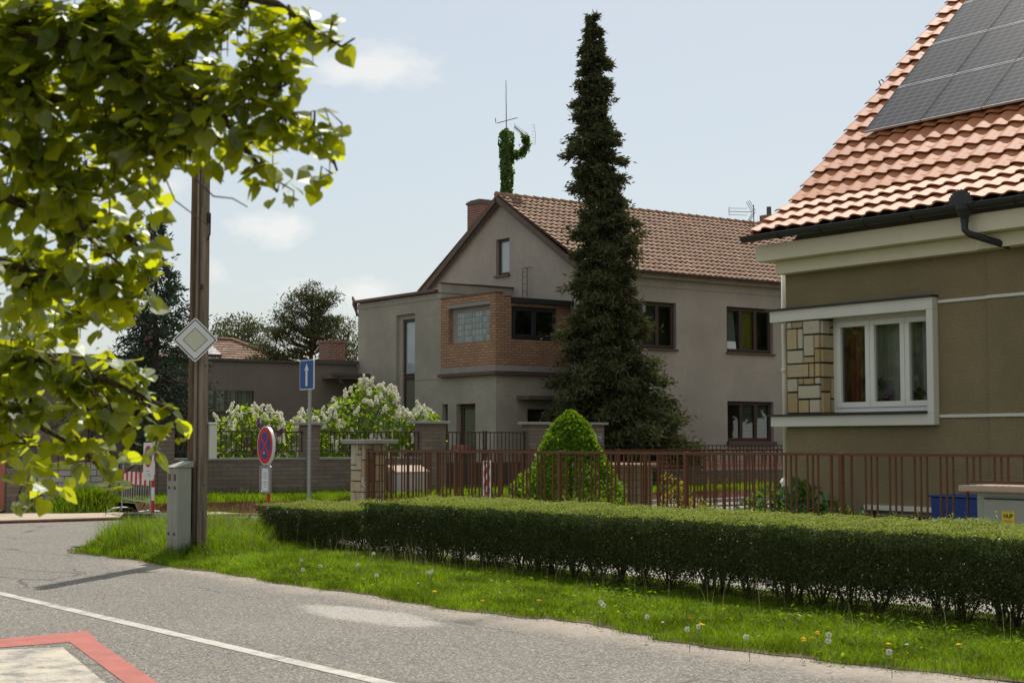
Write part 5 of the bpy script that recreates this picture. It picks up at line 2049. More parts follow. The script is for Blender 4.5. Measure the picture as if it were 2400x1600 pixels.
# tall thuja-like conifer
th = thing('tall_conifer', 'tall dark conical conifer standing in front of the gabled house', 'tree', (-35.62, 29.72, .26))
conifer(th, 14.05, .035, lerp_prof([(0, 1.35), (.06, 1.62), (.15, 1.5), (.22, 1.3), (.30, .98), (.40, .80), (.50, .70), (.60, .64), (.72, .60), (.82, .42), (.92, .22), (1, .02)]),
        360, .34, .17, 470, MAT['thuja'], MAT['trunk'], lean=(-.026, -.040), tw=.2, up=.25, seed_noise=2.1, width=.06, nmix=1.1, clump=2.6, spread=.15, aspect=.32)
# spruce at the left behind the pole
sp_ = thing('blue_spruce', 'dark bluish spruce with drooping branches behind the wooden pole', 'tree', (-41.4, 17.85, .26))
conifer(sp_, 7.75, .03, lerp_prof([(0, 2.5), (.1, 2.5), (.25, 2.1), (.42, 1.55), (.6, 1.05), (.75, .68), (.88, .30), (1, .04)]),
        200, .26, .17, 105, MAT['spruce'], MAT['trunk'], tw=.14, up=.05, clump=2.0, seed_noise=1.4, width=.05, aspect=.28, spread=.13)


def broad_pine(root, h, crown, nclump, leafn, leaf, cm, tm, tw=.25, lean=(0, 0), flat=.55, csize=.75):
    """bare trunk, crooked limbs, each ending in a loose clump of needles; crown = list of (dx, dy, z, r) blobs"""
    bx, by, bz = root.location
    b = MB()
    tp = [Vector((bx + lean[0] * f * h + .12 * math.sin(f * 6), by + lean[1] * f * h, bz + f * h)) for f in np.linspace(0, .95, 9)]
    b.tube(tp, [tw * (1 - .85 * f) for f in np.linspace(0, 1, 9)], 9)
    Ps = []
    for (dx, dy, cz, r) in crown:
        for k in range(max(1, int(nclump * r * r))):
            u = rand_dirs(1)[0] * r * rng.uniform(.35, 1) ** .5
            c = np.array([bx + dx + u[0], by + dy + u[1], bz + cz + u[2] * .75])
            f = min(.92, max(.3, (c[2] - bz) / h - .08))
            t0 = Vector((bx + lean[0] * f * h, by + lean[1] * f * h, bz + f * h))
            if k % 2 == 0:
                mid = t0.lerp(Vector(c), .55) + Vector((0, 0, -.15))
                b.tube([t0, mid, Vector(c)], [.05, .03, .01], 5, cap=False)
            n = leafn
            p = c + rng.normal(size=(n, 3)) * np.array([csize, csize, csize * flat]) * .5
            Ps.append(p)
    P = np.concatenate(Ps)
    n = len(P)
    b.build('trunk', tm, root)
    v, q = leaf_arrays(P, rand_dirs(n) + Zv * .4, rand_dirs(n) + Zv * .35, rng.uniform(.6, 1.3, n) * leaf, QUAD, .30)
    np_mesh('crown', v, q, cm, root)


pn = thing('scots_pine', 'tall pine with a bare reddish trunk and layered crown behind the garage', 'tree', (-60.1, 33.0, 0))
broad_pine(pn, 8.7, [(.1, .1, 8.05, .55), (.3, .5, 7.75, .6), (-.3, -.4, 7.6, .6), (.25, .6, 7.2, .7), (-.35, -.6, 6.9, .7), (.3, .9, 6.6, .6), (.2, .3, 6.5, .7), (-.6, -.9, 6.1, .6), (-1.0, -1.7, 5.4, .65), (-1.2, -2.3, 4.9, .55), (-.9, -1.5, 4.9, .6), (-.6, -.9, 5.1, .6), (-.4, -1.0, 6.5, .6), (.1, -.2, 6.2, .6), (.5, .7, 5.7, .6), (.4, .6, 5.0, .5), (-.9, -1.3, 4.4, .5), (.5, .9, 4.5, .6), (-.2, -.3, 5.7, .5)],
           30, 100, .15, MAT['pine'], MAT['pine_bark'], .20, (0, .02), .42, .42)
pn = thing('scots_pine', 'lower broad pine just left of the flat roofed wing behind the short chimney', 'tree', (-61.0, 35.2, 0))
broad_pine(pn, 7.1, [(.2, .1, 6.5, .55), (-.2, .6, 6.1, .7), (.1, -.5, 5.9, .6), (0, .2, 5.3, .8), (0, 1.0, 5.0, .8), (.3, -.5, 4.6, .8), (0, .5, 4.3, .8), (0, 1.2, 4.0, .8)], 20, 85, .15, MAT['pine'], MAT['pine_bark'], .16, (0, .01), .55, .55)
pn = thing('scots_pine', 'far treetop peeping over the flat wing roof beside the gable', 'tree', (-71.4, 46.4, 0))
broad_pine(pn, 9.3, [(0, 0, 8.6, .9), (.5, .8, 8.1, .9), (-.4, -.8, 7.9, 1.0), (0, 0, 7.0, 1.2)], 11, 80, .2, MAT['pine'], MAT['pine_bark'], .2)
pn = thing('scots_pine', 'distant rounded treetop just right of the diamond sign', 'tree', (-81.9, 40.4, 0))
broad_pine(pn, 8.9, [(0, 0, 8.0, 1.2), (.3, 1.2, 7.5, 1.1), (0, -1.0, 7.2, 1.2), (0, 0, 6, 1.5)], 10, 80, .25, MAT['pine'], MAT['pine_bark'], .2)

# clipped-looking bright dwarf conifer
dw = thing('dwarf_conifer', 'bright green cone shaped dwarf conifer behind the bar fence', 'shrub', (-19.75, 15.55, .05))
prof = lerp_prof([(0, 1.0), (.12, 1.02), (.3, .92), (.45, .70), (.62, .54), (.8, .37), (.93, .20), (1, .03)])
n = 26000
f = rng.uniform(0, 1, n) ** 1.15
az = rng.uniform(0, 2 * math.pi, n)
lump = np.array([0.0] * n)
PP = np.stack([np.cos(az), np.sin(az), f * 2.6], 1)
lump = (vnoise(PP, 3.2, 2) - .5) * .30 + (vnoise(PP, 8, 3) - .5) * .12
rr = np.array([prof(x) for x in f]) * (1 + lump) * rng.uniform(.80, 1.03, n)
side = .32 * np.exp(-((az - 3.7) % (2 * math.pi) - math.pi) ** 2 / .5 * 0)     # round shape
P = np.stack([dw.location.x + rr * np.cos(az), dw.location.y + rr * np.sin(az), dw.location.z + f * 2.0], 1)
# a side shoot at the left
m2 = rng.uniform(size=n) < .12
u = rand_dirs(n)
lob = np.array([-20.28, 15.15, .62]) + u * np.array([.34, .34, .52]) * rng.uniform(.75, 1.0, n)[:, None]
P[m2] = lob[m2]
out = unit(np.stack([np.cos(az), np.sin(az), np.full(n, .55)], 1))
out[m2] = u[m2]
v, q = leaf_arrays(P, out * .6 + rand_dirs(n), out + rand_dirs(n) * .6 + Zv * .5, rng.uniform(.035, .075, n), QUAD, .6)
np_mesh('foliage', v, q, MAT['dwarf'], dw)
b = MB()
b.tube([tuple(dw.location), tuple(dw.location + Vector((0, 0, 1.7)))], [.05, .01], 7)
b.build('trunk', MAT['trunk'], dw)

# ------------------------------------------------------------------ hedges
def hedge(name, label, x0, x1, y0, y1, zt, seed, base_gap=.17, rnd=.20):
    root = thing(name, label, 'hedge', ((x0 + x1) / 2, (y0 + y1) / 2, .035))
    L, D = x1 - x0, y1 - y0
    parts = []

    def top_z(x, y):
        e = np.minimum(np.minimum(y - y0, y1 - y), np.minimum(x - x0, x1 - x)).clip(0, rnd) / rnd
        p = np.stack([x, y, x * 0], 1)
        return zt - .07 + .13 * (y - y0) / D - .12 * (1 - e) ** 2 + .05 * (vnoise(p, 1.3, seed) - .5) + .05 * (vnoise(p, 6, seed + 1) - .5)

    def face_y(x, z):
        p = np.stack([x, x * 0, z], 1)
        return .10 * (vnoise(p, 3.2, seed + 2) - .5) + .14 * (vnoise(p, 7, seed + 4) - .5)
    # top
    n = int(L * D * 9500)
    x, y = rng.uniform(x0, x1, n), rng.uniform(y0, y1, n)
    z = top_z(x, y) - np.abs(rng.normal(0, .022, n)) + (rng.uniform(size=n) < .05) * rng.uniform(0, .05, n)
    parts.append((np.stack([x, y, z], 1), np.tile([0, 0, 2.0], (n, 1)), .015))
    # sprigs poking out
    ns_ = int(L * 9)
    for i in range(ns_):
        sx, sy = rng.uniform(x0, x1), rng.uniform(y0, y1)
        hgt = rng.uniform(.03, .12) * rng.uniform(.5, 1.3)
        k = 14
        zz = rng.uniform(0, hgt, k)
        P = np.stack([sx + rng.normal(0, .008, k), sy + rng.normal(0, .008, k), top_z(np.full(k, sx), np.full(k, sy)) + zz], 1)
        parts.append((P, np.tile([0, 0, .4], (k, 1)), .015))
    # front, back and end faces, thinning toward the ground in clumps
    for (kind, area) in (('f', L), ('b', L), ('l', D), ('r', D)):
        n = int(area * zt * (9500 if kind != 'b' else 6000))
        z = .04 + (zt - .05) * rng.uniform(0, 1, n)
        s_ = rng.uniform(0, 1, n)
        inn = np.abs(rng.normal(0, .05, n))
        if kind in 'fb':
            x = x0 + L * s_
            o = face_y(x, z)
            taper = .10 * np.clip(1 - z / zt, 0, 1)
            y = (y0 + taper + o + inn) if kind == 'f' else (y1 - taper - o - inn)
            N = np.tile([0, -1.0 if kind == 'f' else 1.0, .1], (n, 1))
        else:
            y = y0 + D * s_
            o = face_y(y, z)
            x = (x0 + o + inn) if kind == 'l' else (x1 - o - inn)
            N = np.tile([-1.0 if kind == 'l' else 1.0, 0, .1], (n, 1))
        P = np.stack([x, y, z], 1)
        dens = np.clip((z - .03) / base_gap, 0, 1) ** 1.4 + (vnoise(P * np.array([1, .3, .55]), 3.0, seed + 7) - .42) * .8
        keep = (rng.uniform(size=n) < np.clip(dens, 0, 1)) & (vnoise(P, 9, seed + 9) > .22)
        parts.append((P[keep], N[keep], .017))
    # inside
    n = int(L * D * zt * 11000)
    P = np.stack([rng.uniform(x0, x1, n), rng.uniform(y0 + .08, y1 - .08, n), rng.uniform(.2, zt - .03, n)], 1)
    dens = np.clip((P[:, 2] - .10) / base_gap, 0, 1) + (vnoise(P * np.array([1, .2, .5]), 3.0, seed + 7) - .42) * .7
    keep = rng.uniform(size=n) < np.clip(dens, 0, 1)
    parts.append((P[keep], rand_dirs(int(keep.sum())), .022))
    V, young = [], []
    for (P, N, s_) in parts:
        n = len(P)
        young.append((P[:, 2] > zt - .075 + .05 * vnoise(P, 8, 5)) & (rng.uniform(size=n) < .93))  # top leaves take the paler colour that stands for sunlight
        V.append(leaf_arrays(P, N * .7 + rand_dirs(n) * .9, rand_dirs(n) + N * .4, rng.uniform(.7, 1.35, n) * s_ * 1.25, QUAD, .62))
    v, q = join_arrays(V)
    np_mesh('foliage', v, q, [MAT['hedge'], MAT['hedge_sunlit']], root, midx=np.concatenate(young).astype(np.int32))
    b = MB()
    x = x0 + .18
    while x < x1 - .1:
        cy_ = (y0 + y1) / 2 + rng.normal(0, .10)
        for s_ in range(9):
            a = rng.uniform(0, 2 * math.pi)
            r_ = rng.uniform(.08, .34)
            bx_ = x + rng.normal(0, .035)
            by_ = cy_ + rng.normal(0, .035)
            e = (bx_ + r_ * math.cos(a), by_ + r_ * math.sin(a) * 1.1, zt * rng.uniform(.55, .9))
            m_ = (bx_ + r_ * .35 * math.cos(a), by_ + r_ * .4 * math.sin(a), .22)
            b.tube([(bx_, by_, 0), m_, e], [rng.uniform(.007, .014), .008, .004], 5, cap=False)
        x += rng.uniform(.30, .46)
    b.build('stems', MAT['trunk'], root)


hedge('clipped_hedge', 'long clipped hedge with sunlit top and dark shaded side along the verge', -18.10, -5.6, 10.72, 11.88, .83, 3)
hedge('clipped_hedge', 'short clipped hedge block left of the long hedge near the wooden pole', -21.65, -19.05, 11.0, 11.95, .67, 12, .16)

# ------------------------------------------------------------------ lilacs, laurel, rose, ivy mast
def shrub(root, blobs, nleaf, size, m, part='foliage', shape=HEART, aspect=1.0, shell=.55, tipdown=.3):
    Ps, Ns = [], []
    tot = sum(b_[3] * b_[4] for b_ in blobs)
    for (x, y, z, rx, rz) in blobs:
        n = max(5, int(nleaf * rx * rz / tot))
        u = rand_dirs(n)
        r = rng.uniform(shell, 1.0, n) ** .7
        Ps.append(np.array([x, y, z]) + u * np.array([rx, rx, rz]) * r[:, None])
        Ns.append(u)
    P, N = np.concatenate(Ps), np.concatenate(Ns)
    keep = P[:, 2] > root.location.z
    P, N = P[keep], N[keep]
    n = len(P)
    v, q = leaf_arrays(P, N * .5 + rand_dirs(n) * .9 + Zv * .35, N + rand_dirs(n) * .6 - Zv * tipdown, rng.uniform(.6, 1.3, n) * size, shape, aspect)
    return np_mesh(part, v, q, m, root)


def panicles(root, pts, m, h=.19, r=.065, n=70, part='blossom'):
    V = []
    for p in pts:
        hh, r2 = h * rng.uniform(.7, 1.2), r * rng.uniform(.8, 1.2)
        f = rng.uniform(0, 1, n)
        a = rng.uniform(0, 2 * math.pi, n)
        rad = r2 * (1 - f * .8) * rng.uniform(.5, 1.05, n) * (1 + .25 * np.sin(f * 16))
        ax = unit(np.array([[rng.normal(0, .45), rng.normal(0, .45), 1]]))[0]
        P = np.array(p) + ax[None] * (f * hh)[:, None] + np.stack([rad * np.cos(a), rad * np.sin(a), rad * 0], 1)
        N = np.stack([np.cos(a), np.sin(a), np.full(n, .5)], 1)
        V.append(leaf_arrays(P, N + rand_dirs(n) * .5, rand_dirs(n), rng.uniform(.04, .06, n), QUAD, 1.0))
    v, q = join_arrays(V)
    return np_mesh(part, v, q, m, root)


def stems(root, targets, r=.018):
    b = MB()
    l_ = root.location
    for t_ in targets:
        a = Vector((l_.x + rng.normal(0, .12), l_.y + rng.normal(0, .12), l_.z))
        e = Vector(t_)
        mid = a.lerp(e, .5) + Vector((rng.normal(0, .06), rng.normal(0, .06), .15))
        b.tube([a, mid, e], [r, r * .65, r * .3], 5, cap=False)
    b.build('stems', MAT['trunk'], root)


def surf_pts(blobs, k, zmin=-.1):
    out_ = []
    while len(out_) < k:
        x, y, z, rx, rz = blobs[rng.integers(len(blobs))]
        u = rand_dirs(1)[0]
        if u[2] < zmin:
            continue
        p = np.array([x, y, z]) + u * np.array([rx, rx, rz]) * rng.uniform(.85, 1.05)
        inside = any(np.sum(((p - np.array(b_[:3])) / np.array([b_[3], b_[3], b_[4]])) ** 2) < .7 for b_ in blobs)
        if not inside:
            out_.append(p)
    return out_


LX = -36.3
li = thing('white_lilac', 'large white flowering lilac behind the iron railings', 'shrub', (LX, 21.2, .26))
bl = [(LX, 20.6, 1.95, .62, .65), (LX, 21.3, 2.25, .7, .75), (LX, 21.9, 2.35, .62, .75), (LX, 22.5, 1.95, .5, .55), (LX, 21.6, 2.85, .34, .36), (LX, 22.2, 2.75, .34, .34), (LX, 20.0, 1.95, .5, .5), (LX, 21.3, 1.4, .9, .6), (LX, 20.2, 1.3, .7, .5), (LX + .2, 19.8, 1.2, .5, .5), (LX + .2, 21.9, 1.2, .7, .5)]
stems(li, [(b_[0], b_[1], b_[2]) for b_ in bl] * 4)
shrub(li, bl, 2300, .095, MAT['lilac_leaf'])
panicles(li, surf_pts(bl, 130), MAT['lilac_white'])
panicles(li, [(LX, 21.55, 3.12), (LX + .05, 21.65, 3.0), (LX, 22.25, 3.0), (LX, 22.45, 2.75), (LX, 22.6, 2.7)], MAT['lilac_white'], .3, .075, 90, part='tall_blossom')
li = thing('white_lilac', 'smaller white lilac with a few mauve flowers behind the railings at the left', 'shrub', (LX, 18.2, .26))
bl = [(LX, 17.7, 1.8, .5, .5), (LX, 18.2, 2.0, .5, .55), (LX, 18.7, 1.85, .45, .5), (LX + .1, 18.0, 1.3, .65, .5), (LX + .1, 18.9, 1.3, .5, .5), (LX, 19.3, 1.7, .4, .4)]
stems(li, [(b_[0], b_[1], b_[2]) for b_ in bl] * 3)
shrub(li, bl, 1300, .09, MAT['lilac_leaf'])
panicles(li, surf_pts(bl, 46) + [(LX, 17.65, 2.35), (LX, 18.8, 2.35), (LX, 18.45, 2.4)], MAT['lilac_white'], .26, .06)
panicles(li, [(LX + .45, 18.25, 1.95), (LX + .42, 18.35, 1.8), (LX + .4, 18.85, 1.75), (LX + .45, 17.9, 1.5), (LX + .5, 18.4, 1.4), (LX + .5, 18.1, 1.2)], MAT['lilac_purple'], .22, .055, part='mauve_blossom')
li = thing('mauve_lilac', 'small lilac with white and mauve flowers next to the driveway gate pillar', 'shrub', (LX + .5, 23.0, .26))
bl = [(LX + .3, 22.85, 1.95, .42, .45), (LX + .3, 23.3, 2.1, .40, .45), (LX + .3, 22.7, 1.4, .5, .5), (LX + .3, 23.5, 1.6, .4, .5)]
stems(li, [(b_[0], b_[1], b_[2]) for b_ in bl] * 3)
shrub(li, bl, 800, .09, MAT['lilac_leaf'])
panicles(li, surf_pts(bl, 32) + [(LX + .3, 23.2, 2.5), (LX + .3, 23.0, 2.35)], MAT['lilac_white'], .24, .055)
panicles(li, [(LX + .7, 22.75, 1.85), (LX + .72, 22.85, 1.7), (LX + .7, 23.2, 1.9), (LX + .7, 22.6, 1.3), (LX + .7, 22.75, 1.2)], MAT['lilac_purple'], .22, .06, part='mauve_blossom')

la = thing('laurel_bush', 'low broad leaved evergreen bush with glossy sunlit leaves behind the bar fence', 'shrub', (-15.9, 16.9, .04))
bl = [(-17.0, 16.9, .40, .34, .35), (-16.5, 16.85, .48, .42, .42), (-16.0, 16.8, .52, .42, .42), (-15.5, 16.75, .44, .40, .36), (-15.1, 16.7, .34, .36, .28), (-15.85, 16.7, .78, .22, .22)]
stems(la, [(b_[0], b_[1], b_[2]) for b_ in bl] * 2, .012)
OVAL = (np.array([(0, 0, 0), (.22, .3, .03), (.2, .68, .03), (0, 1, -.03), (-.2, .68, .03), (-.22, .3, .03), (0, .5, -.02)]), np.array([(0, 1, 6, 5), (1, 2, 3, 6), (6, 3, 4, 5)]))
shrub(la, bl, 1100, .15, MAT['laurel'], shape=OVAL, tipdown=-.3)
ro = thing('rose_bush', 'small rose bush with reddish young shoots behind the bar fence', 'shrub', (-18.2, 16.6, .04))
bl = [(-18.45, 16.6, .62, .24, .42), (-18.1, 16.6, .50, .28, .36), (-17.85, 16.65, .40, .22, .28), (-18.55, 16.5, .95, .10, .18)]
stems(ro, [(b_[0], b_[1], b_[2] + .2) for b_ in bl] * 3, .007)
shrub(ro, bl, 700, .05, MAT['rose'], shell=.3)

iv = thing('ivy_covered_mast', 'ivy clad chimney mast with a bracket rising behind the gable ridge', 'mast', (-42.85, 31.0, 9.2))
MX, MY = -42.85, 31.0
b = MB()
b.tube([(MX, MY, 8.6), (MX, MY, 12.2)], .08, 8)
b.tube([(MX, MY, 11.3), (MX + .25, MY + .32, 11.32), (MX + .42, MY + .55, 11.55), (MX + .42, MY + .55, 11.95)], .04, 6)
b.build('mast', MAT['lead'], iv)
n = 2600
zz = rng.uniform(9.1, 12.12, n)
a = rng.uniform(0, 2 * math.pi, n)
P = np.stack([a * 0, a * 0, zz], 1)
rad = (.11 + .14 * vnoise(np.stack([np.cos(a), np.sin(a), zz * 2.2], 1), 1.6, 5)) * rng.uniform(.75, 1.12, n) * (1 + .25 * (zz > 11.6))
P = np.stack([MX + rad * np.cos(a), MY + rad * np.sin(a), zz], 1)
N = np.stack([np.cos(a), np.sin(a), a * 0 + .2], 1)
# bracket foliage
n2 = 520
t_ = rng.uniform(0, 1, n2)
path = np.array([(MX + .1, MY + .12, 11.28), (MX + .26, MY + .34, 11.30), (MX + .40, MY + .52, 11.48), (MX + .42, MY + .56, 11.78), (MX + .36, MY + .47, 11.92)])
idx = np.clip((t_ * 4).astype(int), 0, 3)
fr = t_ * 4 - idx
P2 = path[idx] * (1 - fr)[:, None] + path[idx + 1] * fr[:, None] + rng.normal(size=(n2, 3)) * np.array([.06, .06, .075])
v, q = leaf_arrays(np.concatenate([P, P2]), np.concatenate([N, rand_dirs(n2)]) + rand_dirs(n + n2) * .6, rand_dirs(n + n2) - Zv * .6, rng.uniform(.05, .10, n + n2), HEART)
np_mesh('ivy', v, q, MAT['ivy'], iv)
rt_ = Vector((.589, .808, 0))
b = MB()
c0 = Vector((MX, MY, 12.1))
b.tube([c0, c0 + Vector((-.01, -.01, 1.75))], [.02, .010], 6)
cr = c0 + Vector((0, 0, .38))
b.tube([cr - rt_ * .33 + Vector((0, 0, -.10)), cr + rt_ * .38 + Vector((0, 0, .09))], .014, 6)
b.tube([cr - rt_ * .36 + Vector((0, 0, -.08)), cr - rt_ * .37 + Vector((0, 0, .08))], .014, 6)
c1 = Vector((MX + .45, MY + .6, 11.9))
b.tube([c1 + rt_ * .0 + Vector((0, 0, -.05)), c1 - rt_ * .48 + Vector((0, 0, .36))], .018, 6)
for k in range(14):
    f_ = k / 13
    p = c1.lerp(c1 - rt_ * .48 + Vector((0, 0, .36)), f_)
    b.tube([p + Vector((.10, -.06, .07)), p - Vector((.10, -.06, .07))], .006, 4)
for k in range(7):
    z_ = -.34 + k * .11
    b.tube([c1 + rt_ * .10 + Vector((0, 0, z_ + .1)), c1 + rt_ * .22 + Vector((0, 0, z_ + .1))], .004, 4)
b.tube([c1 + rt_ * .22 + Vector((0, 0, -.25)), c1 + rt_ * .24 + Vector((0, 0, .1)), c1 + rt_ * .18 + Vector((0, 0, .42))], .005, 4)
b.build('aerial', MAT['lead'], iv)

# ------------------------------------------------------------------ grass
def blades(n, x0, x1, y0, y1, hfun, wfun, keepfun, z, bend=.5, name='grass', mat=None):
    x, y = rng.uniform(x0, x1, n), rng.uniform(y0, y1, n)
    k = keepfun(x, y)
    x, y = x[k], y[k]
    n = len(x)
    h = hfun(x, y) * rng.uniform(.55, 1.25, n)
    w = wfun(x, y) * rng.uniform(.7, 1.3, n)
    a = rng.uniform(0, 2 * math.pi, n)
    lean = rng.uniform(.05, bend, n)
    dx, dy = np.cos(a), np.sin(a)
    b2 = rng.uniform(0, 2 * math.pi, n)
    wx, wy = np.cos(b2) * w, np.sin(b2) * w
    zz = z(x, y) if callable(z) else np.full(n, z)
    base = np.stack([x, y, zz], 1)
    mid = base + np.stack([dx * lean * h * .35, dy * lean * h * .35, h * .6], 1)
    tip = base + np.stack([dx * lean * h, dy * lean * h, h * (1 - .28 * lean)], 1)
    W = np.stack([wx, wy, wx * 0], 1)
    V = np.stack([base - W * .5, base + W * .5, mid + W * .42, tip, mid - W * .42], 1).reshape(-1, 3)
    o = (np.arange(n) * 5)[:, None]
    Q = np.concatenate([o + np.array([[0, 1, 2, 4]]), ], 0)
    T = np.concatenate([o + np.array([[4, 2, 3, 3]])], 0)
    # second part as a thin quad: duplicate tip slightly offset keeps the mesh all quads
    tip2 = tip + W * .06
    V = np.stack([base - W * .5, base + W * .5, mid + W * .42, tip2, tip, mid - W * .42], 1).reshape(-1, 3)
    o = (np.arange(n) * 6)[:, None]
    Q = np.concatenate([o + np.array([[0, 1, 2, 5]]), o + np.array([[5, 2, 3, 4]])], 0)
    ob = np_mesh(name, V, Q, mat or MAT['grass'])
    ob['kind'] = 'stuff'
    return ob


def verge_edge(x):
    return 8.40 + .05 * (np.sin(x * 2.1) + .6 * np.sin(x * 5.3 + 1.3) + .4 * np.sin(x * 11.7 + 2.1)) + np.where((x > -11.3) & (x < -9.6), .18, 0) + np.maximum(0, x + 8.3) * .25


def on_verge(x, y):
    e = verge_edge(x)
    tipx = -22.0 - np.clip((y - 8.2), 0, 2.5) * .75
    nz_ = vnoise(np.stack([x, y, x * 0], 1), 5, 4)
    fade = np.clip((y - e + .09 + .16 * (nz_ - .5)) / .12, 0, 1)
    thin = np.where(vnoise(np.stack([x, y, x * 0], 1), 2.2, 9) > .30, 1.0, .55)
    near = np.clip(1.25 - (-(x + 6.5)) / 26, .45, 1)
    hedge_shade = np.where(y > 11.0, .35, 1)
    tip = (x > tipx + .1 * nz_) & (y < 11.9)
    return tip & (rng.uniform(size=len(x)) < fade * thin * near * hedge_shade)


def gh(x, y):
    p = np.stack([x, y, x * 0], 1)
    base = .032 + .055 * vnoise(p, 1.7, 11) + .075 * np.clip(vnoise(p, 5.5, 2) - .45, 0, 1) + .05 * np.clip(vnoise(p, 14, 6) - .5, 0, 1)
    back = np.clip((y - verge_edge(x)) / 1.2, 0, 1) * .05 * np.clip((-13.5 - x) / 2.5, 0, 1)
    left = (np.clip((-19.0 - x) / 1.2, 0, 1) * np.where((x > -20.8) & (y > 10.3), .15, 1) * .34 + .03) * (.4 + .9 * vnoise(p, 2.5, 8)) * np.clip((y - verge_edge(x)) / .5, .15, 1)
    patch = .05 * np.exp(-((x + 16.6) / 1.3) ** 2 - ((y - 10.35) / .35) ** 2) + .16 * np.exp(-((y - 10.6) / .25) ** 2) * np.clip(vnoise(p, 1.1, 31) - .35, 0, 1) * np.clip((-12.5 - x) / 2, .15, 1)
    return (base + back) * np.where((y > 9.9) & (x > -21.2), .45, 1) + left + patch


blades(340000, -24.2, -5.2, 8.15, 11.9, gh, lambda x, y: .0043 + .0024 * np.clip(-(x + 8) / 14, 0, 1), on_verge, .012, .8, 'verge_grass')
# tall stalks with seed heads
def tall_keep(x, y):
    d = np.clip((-19.2 - x) / 1.2, 0, 1) * np.where((x > -20.8) & (y > 10.3), .1, 1) + .5 * np.exp(-((x + 16.7) / 1.1) ** 2 - ((y - 10.4) / .3) ** 2) + .02
    return on_verge(x, y) & (rng.uniform(size=len(x)) < d)


blades(16000, -24.0, -5.6, 8.7, 11.2, lambda x, y: .26 + .16 * np.clip((-18.5 - x) / 2, 0, 1) + .16 * vnoise(np.stack([x, y, x * 0], 1), 2, 3), lambda x, y: x * 0 + .0030, tall_keep, .012, .35, 'tall_grass_stalks', MAT['dry_grass'])
# broad weed leaves in the verge
n = 9000
x, y = rng.uniform(-22, -5.4, n), rng.uniform(8.4, 10.8, n)
k = on_verge(x, y) & (vnoise(np.stack([x, y, x * 0], 1), 1.6, 21) > .5)
P = np.stack([x[k], y[k], .04 + rng.uniform(0, .07, k.sum())], 1)
v, q = leaf_arrays(P, rand_dirs(len(P)) * .6 + Zv, rand_dirs(len(P)) + Zv * .25, rng.uniform(.03, .075, len(P)), OVAL, .8)
tag(np_mesh('verge_weeds', v, q, MAT['grass']), kind='stuff')
# far verge and lawns
blades(42000, -34.3, -32.1, 13.7, 36, lambda x, y: .10 + .10 * vnoise(np.stack([x, y, x * 0], 1), .9, 5), lambda x, y: x * 0 + .014, lambda x, y: rng.uniform(size=len(x)) < np.clip(1.3 - (y - 13) / 30, .3, 1), .26, .5, 'far_verge_grass')
blades(9000, -34.2, -33.0, 13.6, 36, lambda x, y: x * 0 + .28, lambda x, y: x * 0 + .014, lambda x, y: (x < -33.9) & (rng.uniform(size=len(x)) < .8), .26, .4, 'wall_foot_grass')
n_ = 7000
x, y = rng.normal(-33.95, .32, n_), rng.normal(13.05, .42, n_)


def tuft(root_name, label, cx_, cy_, z, sx_, sy_, h, n, w):
    x = rng.normal(cx_, sx_, n)
    y = rng.normal(cy_, sy_, n)
    o = blades(n, 0, 1, 0, 1, lambda a, b_: h * np.exp(-((x - cx_) / sx_ / 2) ** 2 - ((y - cy_) / sy_ / 2) ** 2), lambda a, b_: x * 0 + w, lambda a, b_: np.ones(len(a), bool), z, .8, root_name)
    me = o.data
    co = np.empty(len(me.vertices) * 3, np.float32)
    me.vertices.foreach_get('co', co)
    co = co.reshape(-1, 6, 3)
    c0 = co[:, 0:2].mean(1)
    co[:, :, 0] += (x - c0[:, 0])[:, None]
    co[:, :, 1] += (y - c0[:, 1])[:, None]
    me.vertices.foreach_set('co', co.ravel())
    me.update()
    del o['kind']
    return tag(o, label, 'grass tuft')


tuft('grass_tuft', 'big dark green grass tuft against the white block wall', -33.85, 13.05, .08, .30, .50, .62, 5000, .014)
blades(4000, -22.3, -14.1, 13.9, 17.1, lambda x, y: x * 0 + .07, lambda x, y: x * 0 + .008, lambda x, y: np.ones(len(x), bool), .06, .6, 'garden_grass')

# ------------------------------------------------------------------ dandelions and daisies, one by one
MAT['stalk'] = m_simple('flower_stalk', (.14, .20, .05), .7, 0, .2, 8, 0)
MAT['dandelion'] = m_simple('dandelion_yellow', (.85, .60, .02), .8, 0, .1, 8, 0)
MAT['seedhead'] = m_leaf('dandelion_clock', (.60, .58, .53), (.72, .70, .66), (.55, .55, .5), .5, .8, 0)
MAT['daisy'] = m_simple('daisy_white', (.72, .72, .70), .8, 0, .05, 8, 0)


